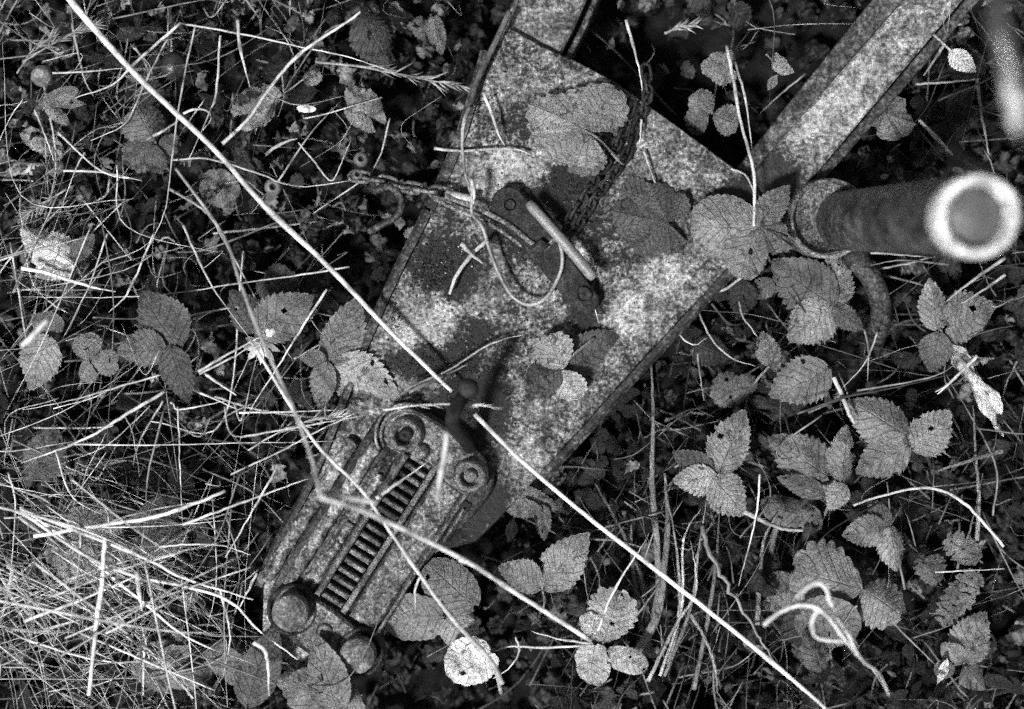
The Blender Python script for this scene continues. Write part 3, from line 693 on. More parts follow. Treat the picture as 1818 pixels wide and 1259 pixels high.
plant("dandelion_head", "withered flower", "round woolly pale seed head at the bottom near the coupling", (835, 1185), [('rnd', (872, 1158), (798, 1212), .95, .42, dict(cr=.07, teeth=1.5)), ('rnd', (862, 1150), (815, 1160), .5, .5, dict(cr=.06))], [(872, 1160, .03), (880, 1190, .0), (890, 1230, -.05)], .04, pw=6, ptone=.3)
sb("round leaf overlapping the coupling's lower right side", (735, 1110), [('rnd', (786, 1092), (676, 1108), .85, .12, dict(teeth=1.3, cr=.03)), ('rnd', (792, 1098), (838, 1152), 1.0, .12, dict(teeth=1.0)), ('rnd', (842, 1076), (762, 1000), .78, .135, dict(teeth=1.2))], [(788, 1094), (810, 1120), (850, 1170)], .012)
br("smooth pointed grey leaf pair at bottom centre", (962, 1040), [('ras', (966, 1042), (1050, 950), .72, .135, dict(teeth=.7)), ('ras', (958, 1044), (882, 1012), .9, .12, dict(teeth=.7))], [(962, 1042), (966, 1075), (945, 1110)], .0)
plant("fallen_leaf", "fallen leaf", "withered folded leaves beside the tongue of the plate", (925, 905), [('ras', (905, 876), (985, 884), .5, .13, dict(cr=.05)), ('ras', (960, 905), (885, 900), .55, .12, dict(cr=.05)), ('ras', (962, 898), (965, 960), .6, .08, dict(cr=.06)), ('ras', (940, 910), (1000, 905), .6, .09, dict(cr=.05))], None, -.02)
plant("dock_leaf", "dock leaf", "large smooth blurred leaf below the coupling's last bolts", (540, 1165), [('ras', (640, 1285), (486, 1196), .62, .10, dict(teeth=.9, cr=.05, fold=.1, roll=4, zt=-.026)), ('ras', (600, 1262), (556, 1128), .60, .105, dict(teeth=.3, cr=.02, fold=.1, roll=0, zb=.0, zt=-.012)), ('ras', (440, 1250), (478, 1112), .6, .06, dict(teeth=.3, cr=.03, fold=.1, roll=0, zb=-.02, zt=-.02))],
   [(612, 1255, .045), (640, 1270, 0), (660, 1290, -.1)], .05)
br("dark pointed bramble leaf of three in the left thicket", (300, 615),
   [('ras', (316, 616), (244, 520), .86, .062), ('ras', (292, 620), (204, 628), .86, .085), ('ras', (306, 618), (322, 716), .68, .05)], [(300, 615), (330, 600), (334, 570)], .03, ptone=.3)
br("dim bramble leaf crossed by two straws left of the plate", (470, 580), [('ras', (455, 592), (552, 520), .78, .09), ('ras', (455, 585), (405, 515), .8, .045)], [(456, 590), (470, 640)], .02)
br("light bramble leaf of three touching the plate's left side", (588, 645),
   [('ras', (586, 640), (626, 522), .68, .115), ('ras', (582, 646), (560, 728), .62, .10), ('ras', (592, 650), (712, 708), .82, .2, dict(cr=.02)), ('ras', (578, 640), (532, 640), .8, .10)], [(588, 646), (600, 630), (640, 612)], .012)
sb("small crinkled leaves in a cluster at the left", (160, 635), [('str', (158, 640), (145, 592), 1, .11), ('str', (156, 642), (140, 672), 1.1, .11), ('str', (162, 642), (206, 648), 1, .09)], [(158, 642), (140, 690)], .02)
sb("dark scalloped strawberry leaf in the upper left", (270, 245), [('str', (275, 250), (240, 190), 1.1, .075), ('str', (282, 250), (318, 262), 1.1, .065), ('str', (272, 255), (222, 285), 1.1, .06), ('str', (278, 258), (262, 300), 1.0, .05)], [(276, 252), (300, 300)], .0)
sb("pale smooth lobed leaf beside the snail shell at the left", (95, 190), [('rnd', (74, 186), (134, 152), .5, .15, dict(teeth=.3)), ('rnd', (80, 188), (120, 220), .5, .2, dict(teeth=.3)), ('lan', (84, 182), (152, 182), .3, .1)], [(76, 186), (50, 180)], -.02)
br("broad sunlit leaf clump at the left edge above the straw", (80, 450), [('ras', (130, 468), (30, 405), .7, .3, dict(cr=.04)), ('ras', (128, 470), (60, 490), .6, .24, dict(cr=.04)), ('ras', (130, 460), (165, 415), .7, .11)], [(130, 466), (180, 452)], -.01)  # paler leaf tones carry the sunlit look
br("leaf at the left edge cut by the frame below the clump", (60, 640), [('ras', (88, 600), (40, 690), .85, .13), ('rnd', (60, 570), (108, 588), .9, .10)], [(88, 600), (110, 580)], .01)
br("dim pointed leaf at the left under crossing straws", (80, 800), [('ras', (60, 850), (100, 760), .85, .08)], None, -.04)
plant("fallen_leaf", "fallen leaf", "large pale crinkled leaf under the straw at lower left", (190, 985), [('palm', (130, 955), (225, 1005), .9, .22, dict(cr=.04)), ('rnd', (130, 950), (120, 1020), .8, .15, dict(cr=.05))], None, -.03)
plant("fallen_leaf", "fallen leaf", "grey crinkled leaf with a torn edge right of the straw bundle", (290, 950), [('palm', (250, 950), (335, 960), .8, .13, dict(cr=.05)), ('rnd', (250, 920), (320, 890), .7, .08, dict(cr=.05))], None, -.035)
plant("fallen_leaf", "fallen leaf", "crumpled brown leaf heap at the bottom left", (310, 1180), [('rnd', (240, 1170), (370, 1200), .7, .13, dict(cr=.09)), ('rnd', (250, 1200), (330, 1150), .5, .15, dict(cr=.09)), ('rnd', (370, 1150), (430, 1220), .7, .09, dict(cr=.09))], None, -.03)
plant("fallen_leaf", "fallen leaf", "lichen-spotted round leaf in the upper left shadow", (395, 335), [('rnd', (360, 320), (425, 345), 1.0, .1, dict(cr=.06))], None, -.05)
plant("fallen_leaf", "fallen leaf", "ragged pale leaf crossed by a straight stalk at top left", (465, 175), [('palm', (440, 200), (495, 155), .7, .16, dict(cr=.06)), ('rnd', (540, 145), (570, 130), .8, .16, dict(cr=.05))], None, -.05)
plant("fallen_leaf", "fallen leaf", "pale leaf piece at the left edge below the lobed leaf", (75, 240), [('rnd', (40, 235), (112, 262), .5, .2, dict(cr=.06))], None, -.04)
plant("fallen_leaf", "fallen leaf", "drooping dark leaf at the top left of the cross tube", (770, 80), [('ras', (770, 30), (785, 95), .6, .09), ('ras', (745, 30), (755, 75), .8, .07, dict(cr=.05)), ('ras', (640, 30), (700, 110), .9, .04)], None, -.04)
plant("fallen_leaf", "fallen leaf", "crumpled pale leaf in the upper left under the cross of stalks", (645, 190), [('palm', (655, 205), (610, 150), .6, .15, dict(cr=.06)), ('rnd', (640, 185), (632, 220), .8, .17, dict(cr=.06))], None, -.04)
br("pale bramble leaf at the bottom left of the coupling in straw", (640, 1005), [('rnd', (570, 1200), (505, 1238), .7, .1)], None, .03)

# ------------------------------------------------------------------ snail shells, berries
def shell(label, px, py, r, z, tone, hole=True):
    m_ = MB(); c = P(px, py, z); r *= MPP
    pr = [(r * .5, -r * .7), (r * .92, -r * .35), (r, 0), (r * .93, r * .3), (r * .72, r * .55), (r * .5, r * .68)]
    pr += ([(r * .36, r * .66), (r * .26, r * .45), (r * .2, r * .1), (r * .02, 0)] if hole else [(r * .35, r * .74), (r * .2, r * .78), (r * .02, r * .8)])
    lathe(m_, c, (LR.uniform(-.15, .15), LR.uniform(-.15, .15), 1), pr, 26, [tone * (1 if i < 6 else (.25 if hole else 2.6)) for i in range(len(pr)) for _ in range(26)])
    return tag(link("snail_shell", m_, M_LIT if not hole else M_STRAW), label, "snail shell", "snail shells in the litter")
shell("large round snail shell with a white centre at the left edge", 75, 135, 20, -.02, .16, False)
shell("small round shell with a dark hole, upper of a touching pair", 641, 283, 14, -.03, .12)
shell("small shell just below another one near the chain", 635, 311, 12, -.03, .11)
shell("small pale shell in dark litter left of the thick stalk's middle", 485, 332, 16, -.04, .17)
shell("dim shell next to a dry bent leaf in the upper left", 539, 225, 16, -.06, .06)
shell("grey shell fragment hidden at top left", 110, 92, 15, -.04, .13, False)
m_ = MB(); lathe(m_, P(310, 118, -.05), (.2, .1, 1), [(6 * MPP, -.012), (22 * MPP, -.008), (27 * MPP, 0), (22 * MPP, .008), (10 * MPP, .012), (1 * MPP, .0125)], 28, .05)
tag(link("rotten_plum", m_, mat_plain("plum_skin", .03, .3, 0, .4)), "dark glossy rotten plum in the upper left litter", "plum")
m_ = MB(); pth = catmull([P(30, 298, -.06), (P(75, 300, -.05)), P(112, 296, -.055)], 6); sweep(m_, pth, [MPP * 12] * len(pth), 10, .9, .3)
tag(link("fallen_twig", m_, M_LIT), "short thick bark-covered twig end at the left edge", "twig")

# ------------------------------------------------------------------ dry stalks one can tell apart
SG = "dry stalks lying over the thicket"
SR = random.Random(21)
def ds(label, pts, w, tone, z0, z1=None, name="dry_stalk", cat="stalk", **k):
    m_ = MB(); stalk(m_, pts, w, tone, SR, z0, z1, **k)
    return tag(link(name, m_, M_STRAW), label, cat, SG)
ds("thickest bright stalk running from the top left corner down to the plate", [(118, -8), (158, 40), (250, 142), (380, 265), (470, 366), (585, 475), (690, 586), (802, 695)], 11.5, .62, .05, .022, flat=.8, tipw=.62, sides=10, wob=.25)
ds("long bright stalk from the coupling's knob to the bottom edge", [(842, 735), (930, 822), (1040, 915), (1130, 985), (1290, 1110), (1425, 1222), (1470, 1262)], 8, .66, .05, .06, tipw=.85, sides=8, wob=.25)
ds("blurred raised stalk coming down the left to a bright kink over the coupling", [(312, 300), (395, 415), (427, 504), (461, 593), (519, 722), (552, 810), (570, 884)], 5, .40, .06, .20, tipw=1.4, sides=8, wob=.2)
ds("blurred bright stalk from the kink across the coupling to the bottom centre", [(570, 884), (640, 905), (720, 942), (830, 998), (930, 1062), (1050, 1138)], 9.5, .62, .20, .06, tipw=.8, sides=8, wob=.2)
ds("short doubled stalk lying above the kink over the coupling", [(568, 880), (610, 882), (668, 893)], 11, .5, .195, .17, tipw=.7, wob=.2)
ds("stalk slanting from mid left over the coupling's rack to the pale seed head", [(444, 603), (555, 780), (640, 868), (700, 955), (745, 1020), (800, 1095), (870, 1172), (892, 1215)], 5.5, .46, .06, .07, tipw=1.7, sides=8, wob=.2)
ds("short side twig forking off the slanting stalk above the round leaf", [(748, 1020), (738, 1045), (738, 1088)], 5, .5, .07, .05)
ds("blurred vertical pale stick over the upper end of the coupling", [(793, 768), (790, 800), (782, 845), (775, 892)], 9, .42, .17, .16, tipw=1.1, wob=.2)
ds("pale pointed blade lying over the coupling's rack", [(668, 885), (700, 862), (760, 820)], 8, .5, .05, .05, flat=.3, tipw=.1)
ds("pale pod swelling on the stalk near bottom centre", [(818, 992), (834, 1000), (856, 1010)], 12, .85, .10, .09, tipw=.4)
ds("thin straw lying across the plate towards its centre, above the knob", [(720, 690), (800, 655), (850, 622), (890, 604), (932, 594)], 4.5, .42, .02, .012)
ds("dim flat stalk parallel to the thin straw above the knob", [(726, 696), (780, 670), (830, 648)], 8, .2, .016, .012, flat=.3)
ds("pale straight stalk from the top edge to the wide gap in the upper left", [(640, 22), (596, 52), (530, 98), (480, 155), (440, 212), (395, 255)], 5, .5, .02, .0, tipw=1.6)
ds("straight stalk crossing the fork at the top left, from top edge to a straw knot", [(318, 41), (427, 60), (520, 80), (620, 102), (690, 125)], 4, .5, .0)
ds("bright short straw by the snail shell going to the thick stalk", [(94, 130), (160, 127), (225, 120)], 4, .45, .0)
ds("bent stalk at top left rising from a pale straw", [(322, 40), (246, 106), (200, 150), (133, 174)], 6, .5, .01)
ds("straight upright straw with a kink at mid upper left", [(391, 63), (384, 164), (372, 200), (335, 283)], 5, .45, .005)
ds("long vertical thin straw in the upper left", [(347, 43), (321, 171), (307, 270), (294, 369), (268, 432)], 4, .4, .0)
ds("long leaning straw parallel to the vertical one at its left", [(304, 55), (253, 157), (222, 219), (160, 250)], 4, .42, .0)
ds("short pale blade hanging from the top edge in the upper left", [(422, 36), (427, 89), (444, 154)], 7, .42, .0, tipw=.3)
ds("pale blade going down from the top edge past the left snail shell", [(128, 41), (138, 90), (150, 140), (167, 172)], 5, .3, -.01)
ds("pale straw at the left from the lobed leaf down to a twig end", [(62, 195), (78, 235), (96, 286)], 4, .5, .0)
ds("long straw slanting down right under the dark scalloped leaf", [(102, 236), (181, 304), (246, 319)], 4, .5, -.005)
ds("straw from the thick twig end running right", [(112, 303), (180, 306), (253, 321)], 4.5, .5, -.01)
ds("curving straw sagging below the small pale shell", [(297, 285), (369, 282), (461, 309), (500, 325), (543, 331), (620, 321)], 4, .38, -.01)
ds("short bright stick on dark soil above the small pale shell", [(471, 275), (498, 256), (528, 245)], 7, .5, -.01)
ds("straw forming a V right of the small pale shell", [(530, 253), (560, 290), (588, 321), (606, 290), (622, 250)], 3.5, .4, -.01)
ds("short thick straw on the dark scalloped leaf", [(260, 247), (290, 232), (318, 214)], 6.5, .36, .0)
ds("dim wide stalk running from the upper left centre down right", [(300, 335), (346, 362), (376, 388), (400, 430), (470, 560), (520, 640)], 5.5, .26, -.01)
ds("looped pale grass blade right of the thick stalk's top", [(325, 202), (345, 194), (368, 197), (374, 212), (360, 232)], 5, .42, .0, flat=.3)
ds("bright straw with a sharp end left of the light bramble leaf", [(580, 514), (545, 568), (500, 640), (440, 735)], 5, .62, .02)
ds("straight straw from that sharp end to the left edge, sloping gently", [(620, 474), (520, 490), (430, 502), (290, 523), (180, 528), (41, 527)], 3.6, .42, .0)
ds("straight horizontal straw left of the coupling", [(424, 733), (520, 731), (625, 727)], 3.6, .6, .02)
ds("thin vertical straw at mid left", [(315, 722), (318, 780), (320, 850), (324, 932)], 3.6, .48, .01)
ds("long bright straw sagging from the dark bramble leaf to the left edge", [(292, 696), (225, 735), (160, 775), (100, 800), (38, 822)], 6.5, .6, .03)
ds("faint long straw above it at the left", [(290, 664), (200, 690), (120, 712), (40, 728)], 4, .45, .02)
ds("upper bright straw of a parallel pair near the pale flower", [(352, 660), (405, 628), (466, 596)], 5.5, .6, .03)
ds("lower bright straw of a parallel pair near the pale flower", [(354, 664), (410, 636), (440, 618)], 4.5, .6, .03)
ds("short thick straw going down right from the pair", [(360, 660), (390, 682), (420, 702)], 6.5, .5, .01)
ds("bent straw with its kink under the dark bramble leaf", [(304, 714), (318, 727), (360, 720), (400, 712)], 4.5, .55, .01)
ds("straight straw from the dark bramble leaf to the straw kink at lower middle", [(338, 690), (380, 708), (424, 728)], 4.5, .5, .01)
ds("blurred bright stub at the left edge", [(38, 614), (62, 592), (84, 568)], 10, .6, .14, .15, tipw=.9)
ds("bright flat straw at the left edge under the leaf clump", [(38, 476), (80, 484), (150, 506), (205, 518)], 8, .66, .0, tipw=.25, flat=.4)
ds("thin leaning straw from upper left into the middle", [(273, 415), (232, 510), (215, 535), (192, 554)], 4.5, .5, .0)
ds("thinner leaning straw left of it", [(191, 415), (154, 517), (99, 625)], 3.5, .45, .0)
ds("straw crossing from upper left to the pale flower", [(325, 400), (345, 445), (376, 507), (444, 603)], 5, .34, .02)
ds("thin horizontal straw crossing the lower left", [(120, 789), (260, 790), (413, 787), (600, 783)], 3.4, .5, .02)
ds("straight straw ending at the light leaf, lower of two", [(410, 842), (500, 800), (560, 768), (640, 728)], 3.6, .6, .04)
ds("straight straw ending at the light leaf, upper of two", [(427, 776), (520, 760), (645, 738)], 3.6, .6, .035)
ds("thick bright upright straw in the bottom left", [(186, 955), (181, 1040), (172, 1100), (158, 1235)], 9, .75, .06, tipw=.9)
ds("bright straw rising from the left edge at the bottom left", [(42, 1103), (140, 1066), (246, 1022)], 6.5, .75, .05)
ds("bright thin straw rising to a cut end at lower left", [(60, 952), (164, 935), (263, 920), (330, 900), (400, 872)], 7, .72, .05, tipw=.9)
ds("long bright straw from the left edge to the coupling, uppermost of the fan", [(36, 905), (120, 936), (260, 993), (330, 1028), (451, 1065)], 7, .75, .055)
ds("long bright straw of the fan ending at the smooth blurred leaf", [(36, 908), (150, 985), (230, 1020), (393, 1060), (460, 1120), (530, 1172)], 7, .7, .05)
ds("bright straw of the fan running down through the straw knot", [(36, 900), (130, 968), (250, 1066), (335, 1133), (456, 1182)], 6.5, .7, .04)
ds("lowest straw of the fan, dim and wide", [(36, 920), (110, 975), (200, 1080), (270, 1160), (320, 1215)], 7, .38, .02)
ds("bright stub standing at the straw knot", [(243, 1018), (247, 1050), (252, 1084)], 10, .8, .06)
ds("straight bright straw climbing right to the coupling", [(325, 932), (400, 903), (470, 878), (545, 850)], 5, .7, .05)
ds("steep thin straw beside the coupling", [(494, 826), (450, 905), (400, 990)], 4.2, .6, .05)
ds("sagging straw at the bottom left", [(38, 1132), (137, 1164), (239, 1181)], 5, .55, .03)
ds("curved upright straw near the bottom left of the coupling", [(390, 1046), (404, 1100), (408, 1140), (396, 1198)], 4.5, .6, .04)
ds("short upright straw at the bottom edge", [(256, 1148), (255, 1190), (254, 1235)], 6, .6, .04)
ds("short leaning stub left of the coupling's first dome bolt", [(456, 1018), (440, 1050), (424, 1082)], 5, .55, .04)
ds("blurred bent blade at the bottom beside the smooth leaf", [(450, 1140), (470, 1155), (476, 1185), (478, 1235)], 9, .55, .06)
ds("thin arching straw above the coupling's left side", [(285, 970), (340, 967), (396, 969), (446, 986)], 4, .6, .04)
ds("thin upright pale straw over the big hop leaf", [(1290, 82), (1302, 140), (1316, 220), (1334, 285), (1340, 330), (1338, 402)], 6, .5, .0, .035, tipw=.9)
ds("second pale straw joining the upright one from the top right", [(1305, 110), (1322, 170), (1332, 240), (1338, 300)], 4.5, .34, -.005, .015)
ds("thin dim straw hooking over the plate's top right edge", [(1298, 300), (1322, 310), (1336, 335), (1338, 360)], 4, .34, .012)
ds("bright straw hanging from the top edge over the chain", [(1112, 36), (1124, 80), (1136, 130), (1142, 172)], 5.5, .55, .01)
ds("short lower piece of the straw over the chain", [(1139, 212), (1136, 252)], 4.5, .5, .015, .012)
ds("thin stalk lying on the plate below the chain", [(1143, 268), (1158, 310), (1172, 352)], 4.5, .36, .008, .006)
ds("brown stalk arching down from the top bark along the plate's left edge", [(834, 190, .02), (822, 225, .03), (822, 280, .034), (830, 325, .036), (842, 362, .034)], 7, .28, .03)
ds("short bright bud-like blade tip at the cable", [(836, 318), (842, 340), (840, 362)], 7, .55, .038, flat=.4)
ds("curved pale stick lying on the plate inside the cable loop", [(864, 428), (838, 452), (812, 486), (798, 522)], 8, .4, .018, .012, tipw=.7)
ds("short stick crossing the curved one", [(818, 432), (838, 452), (858, 468)], 9, .3, .022)
ds("thin blade dangling over the upper left plate", [(860, 168), (876, 210), (886, 240), (897, 258)], 6.5, .4, .02, .01, flat=.4)
ds("horizontal stick on the upper left of the plate", [(770, 264), (820, 268), (880, 264), (920, 266), (945, 276)], 6, .34, .008)
ds("thin stalk beside the lever pointing down", [(1050, 508), (1056, 540), (1062, 572)], 3.5, .4, .012)
ds("pale stick beside the chain in the upper left of the plate", [(1010, 222), (1058, 248), (1105, 292)], 3.5, .2, .02)
ds("bright thin straw rising to the crossing with the long stalk", [(1062, 1120), (1080, 1070), (1104, 1024), (1130, 985), (1152, 948)], 5, .62, .03)
ds("pale straw under the fan-shaped leaf running left", [(1045, 1142), (990, 1134), (943, 1120)], 4.5, .45, .01)
ds("long pale straw at bottom centre running left", [(1040, 1146), (960, 1150), (905, 1148), (870, 1160)], 5, .5, .01)
ds("hooked straw curling at bottom centre", [(915, 1132), (922, 1155), (905, 1185), (875, 1206)], 4.5, .45, .01)
ds("thin white straw dropping through the right thicket", [(1349, 842), (1344, 905), (1330, 970), (1311, 1040)], 4, .72, .01)
ds("thick pale stalk sticking out of the bright bramble leaf", [(1322, 908), (1360, 928), (1395, 940), (1425, 942)], 8.5, .28, .0, tipw=.5)
ds("slender arching dry grass over the lower right", [(1515, 897), (1560, 882), (1620, 868), (1665, 869), (1700, 885), (1735, 915), (1782, 970)], 4.5, .5, .0, tipw=1.3)
ds("fine bright straw at the right edge, level", [(1660, 1016), (1720, 1013), (1785, 1010)], 3.2, .6, .0)
ds("blurred white stalk bending over the oval leaf", [(1355, 1110), (1390, 1084), (1430, 1075), (1462, 1088), (1492, 1125), (1525, 1168)], 9, .6, .15, .16)
ds("second blurred white stalk running beside it", [(1412, 1062), (1445, 1036), (1466, 1045), (1478, 1080), (1505, 1125), (1528, 1170), (1560, 1196), (1578, 1235)], 9, .55, .15, .14)
ds("blurred looped blade inside the two bending stalks", [(1453, 1080), (1442, 1105), (1448, 1130), (1470, 1137), (1500, 1140)], 9, .6, .155, .16, flat=.4)
ds("broad dead blade standing at an angle in the right thicket", [(1480, 670), (1494, 700), (1508, 735), (1518, 752)], 9, .4, -.005, tipw=.6)
ds("white cut straw at the right edge of the thicket", [(1735, 632), (1705, 662), (1665, 700)], 7, .6, .0)
ds("lower white curved straw at the right edge", [(1700, 668), (1680, 685), (1660, 696)], 5, .5, .0)
ds("pale straw from the right edge slanting under the jack post", [(1785, 458), (1735, 492), (1680, 534)], 7, .36, .0)
ds("second pale straw below it at the right edge", [(1785, 488), (1750, 512), (1706, 540)], 5.5, .42, .0)
ds("level straw just under the jack post", [(1540, 448), (1600, 452), (1655, 457)], 5.5, .42, -.03)
ds("straw sloping down left under the jack post", [(1560, 478), (1610, 468), (1660, 456)], 4.5, .36, -.03)
ds("pale stalk right of the upper rail leading to the grey leaf", [(1632, 212), (1665, 245), (1692, 275)], 6, .34, -.02)
ds("forked pale stick at the top right", [(1676, 80), (1660, 105), (1640, 135)], 6, .26, -.04)
ds("straw sloping at the right between rail and crank", [(1625, 150), (1680, 146), (1740, 140)], 5, .3, -.03)
ds("dim upright straw near the crank", [(1735, 140), (1742, 200), (1756, 275)], 7, .25, -.04)
ds("thin dark runner crossing under the large flat bramble leaf", [(1415, 735), (1500, 705), (1580, 690), (1690, 665)], 5, .05, .0)
ds("branched pale root curling beside the plate's lower right edge", [(1318, 490), (1290, 512), (1240, 530), (1206, 556), (1180, 590)], 5, .4, -.01)
ds("thin root loop below the pale branched root", [(1196, 568), (1202, 590), (1230, 612), (1256, 600)], 4, .34, -.02)
ds("fine rootlet running right to the rounded bramble leaf", [(1232, 535), (1262, 600), (1300, 636), (1342, 650)], 4, .28, -.03)
ds("fine wavy tendril above the rounded bramble leaf", [(1312, 535), (1318, 560), (1335, 585), (1346, 600)], 3.6, .3, -.03)
ds("hanging thin root with a knot in the dark gap", [(1238, 622), (1242, 660), (1250, 712)], 3.6, .26, -.04)
ds("slim stem with a pale bud in the right thicket", [(1558, 590), (1545, 625), (1532, 650), (1495, 690)], 4, .34, -.01)
ds("thin stem crossing the slim budded one", [(1534, 585), (1542, 620), (1540, 680)], 3.6, .25, -.02)
ds("beaded dark stalk rough with seeds at lower right of centre", [(1245, 938), (1262, 985), (1290, 1040), (1322, 1085), (1350, 1135), (1378, 1180)], 9, .15, -.01, wob=2.5, node=False)
ds("bare stem leaning right over the big lower right leaf", [(1560, 1078), (1600, 1120), (1660, 1180)], 5, .2, -.03)
ds("pale straw above the wide scalloped leaf", [(1522, 1075), (1512, 1085), (1486, 1130)], 4, .3, .0)
# seed heads
def seedhead(label, pts, n, ln, w, tone, z, spread=.5, back=False):
    m_ = MB(); stalk(m_, pts, w, tone, SR, z)
    path = catmull([P(a, b, z) for a, b in pts], 8); m = len(path)
    for i in range(n):
        k = int((.3 + .68 * i / n) * (m - 1)); q = path[k]; T = (path[min(k + 1, m - 1)] - path[max(k - 1, 0)]).normalized()
        a = SR.uniform(-spread, spread); T2 = Vector((T.x * math.cos(a) - T.y * math.sin(a), T.x * math.sin(a) + T.y * math.cos(a), SR.uniform(-.2, .3)))
        e = q + T2 * ln * MPP * SR.uniform(.6, 1.2); sweep(m_, [q, q.lerp(e, .4), e], [w * MPP * .25, w * MPP * .42, w * MPP * .08], 5, .7, tone * SR.uniform(.7, 1.2))
    return tag(link("grass_seed_head", m_, M_STRAW), label, "seed head", "grass seed heads")
seedhead("pale grass seed head lying across the dark knob of the coupling", [(680, 728), (750, 719), (820, 718), (895, 724)], 18, 20, 4, .5, .065, .45)
seedhead("feathery seed head in the top left corner", [(40, 110), (90, 80), (140, 55), (175, 42)], 46, 26, 4, .3, -.01, .6)
seedhead("second feathery seed head at the left edge below the corner", [(30, 130), (62, 85), (100, 62)], 30, 26, 4, .26, -.02, .7)
seedhead("frayed straw knot with loose ends at upper centre left", [(560, 110), (640, 118), (700, 130), (760, 142), (835, 155)], 34, 34, 5, .22, -.005, .7)
seedhead("withered seed tuft at the left under mossy litter", [(120, 335), (80, 360), (40, 385)], 40, 26, 4, .28, -.02, .8)
seedhead("hairy seed head by the coupling's left side", [(440, 800), (500, 765), (560, 745), (620, 738)], 30, 28, 3.5, .5, .03, .6)
seedhead("drooping pale tuft at the top right of centre", [(1180, 60), (1205, 48), (1240, 42)], 20, 24, 5, .34, -.02, .8)
# pale withered flower in the left thicket
fl = empty("withered_flower", P(465, 610, -.1), "pale withered flower with a white button among the left straws", "flower")
for i in range(9):
    a = i * .7 + .3; m_ = MB(); leaf(m_, P(462, 612, .012), P(462 + 38 * math.cos(a), 616 + 34 * math.sin(a), .004), .34, 'lan', .3 + .05 * (i % 3), .2, .15, .2, LR, False, .05); link("petal", m_, M_STRAW, fl)
m_ = MB(); lathe(m_, P(480, 588, .015), (.1, .1, 1), [(9 * MPP, -.004), (13 * MPP, 0), (11 * MPP, .004), (4 * MPP, .006), (.5 * MPP, .006)], 20, .8); link("flower_button", m_, M_STRAW, fl)
# pale chewed paper-like thing in the upper left
m_ = MB(); leaf(m_, P(528, 192, -.03), P(560, 194, -.03), .4, 'rnd', .8, .1, .1, .1, LR, True, .08); tag(link("white_husk", m_, M_STRAW), "small white seed husk on dark litter in the upper left", "husk")

# broad green blades of the grass tuft right of the plate's end
BG = "broad green grass blades rising beside the plate"
def gb(label, pts, w, tone, z0, z1):
    m_ = MB(); stalk(m_, pts, w, tone, SR, z0, z1, flat=.22, tipw=.25, node=False, seg=8)
    tag(link("grass_blade", m_, M_LEAF), label, "grass blade", BG)
gb("broad blade rising straight from the tuft, left of the pair", [(1160, 1110), (1170, 1040), (1166, 960), (1158, 860), (1160, 740), (1156, 640)], 15, .10, -.05, .0)
gb("broad mid-grey blade, right of the pair", [(1130, 1160), (1168, 1090), (1180, 1000), (1186, 920), (1180, 840)], 17, .11, -.04, .0)
gb("dark blade bending left of the tuft", [(1150, 1110), (1140, 1030), (1112, 960), (1070, 880)], 12, .07, -.06, -.02)
gb("dim blade curving below the long stalk", [(1140, 1120), (1130, 1050), (1122, 990), (1120, 930)], 12, .06, -.06, -.03)
gb("narrow blade leaning to the right thicket", [(1186, 1180), (1206, 1090), (1202, 980), (1180, 860)], 8, .16, -.03, .0)
gb("slim pale blade arching right at the tuft", [(1172, 1200), (1210, 1080), (1212, 980), (1220, 940), (1244, 904)], 6, .26, -.02, .0)
gb("slim blade next to the arching one", [(1180, 1200), (1226, 1080), (1240, 980), (1254, 890)], 7, .13, -.03, -.01)
gb("pale bent blade with a sheath in the tuft", [(1150, 1210), (1200, 1110), (1232, 1060), (1236, 1020), (1226, 960)], 7, .26, -.02, .0)
gb("long dark blade on the right of the tuft", [(1232, 1225), (1260, 1080), (1272, 990), (1278, 900)], 9, .09, -.03, -.01)
gb("upright blade under the torn holed leaf", [(1345, 1110), (1350, 1020), (1356, 960), (1378, 915)], 9, .15, -.04, -.03)
gb("pale curved blade dropping to the bottom edge", [(1225, 1090), (1250, 1130), (1268, 1180), (1275, 1235)], 7, .2, -.02, -.02)
gb("blade of the right edge leaning over leaves", [(1782, 800), (1740, 812), (1690, 828), (1660, 838)], 9, .12, .0, -.01)
gb("upright blade at the right edge", [(1735, 960), (1738, 880), (1732, 800), (1728, 720)], 8, .12, -.02, -.01)
gb("long thin blade crossing the right thicket", [(1700, 1010), (1725, 930), (1745, 840)], 5, .12, -.02, -.01)

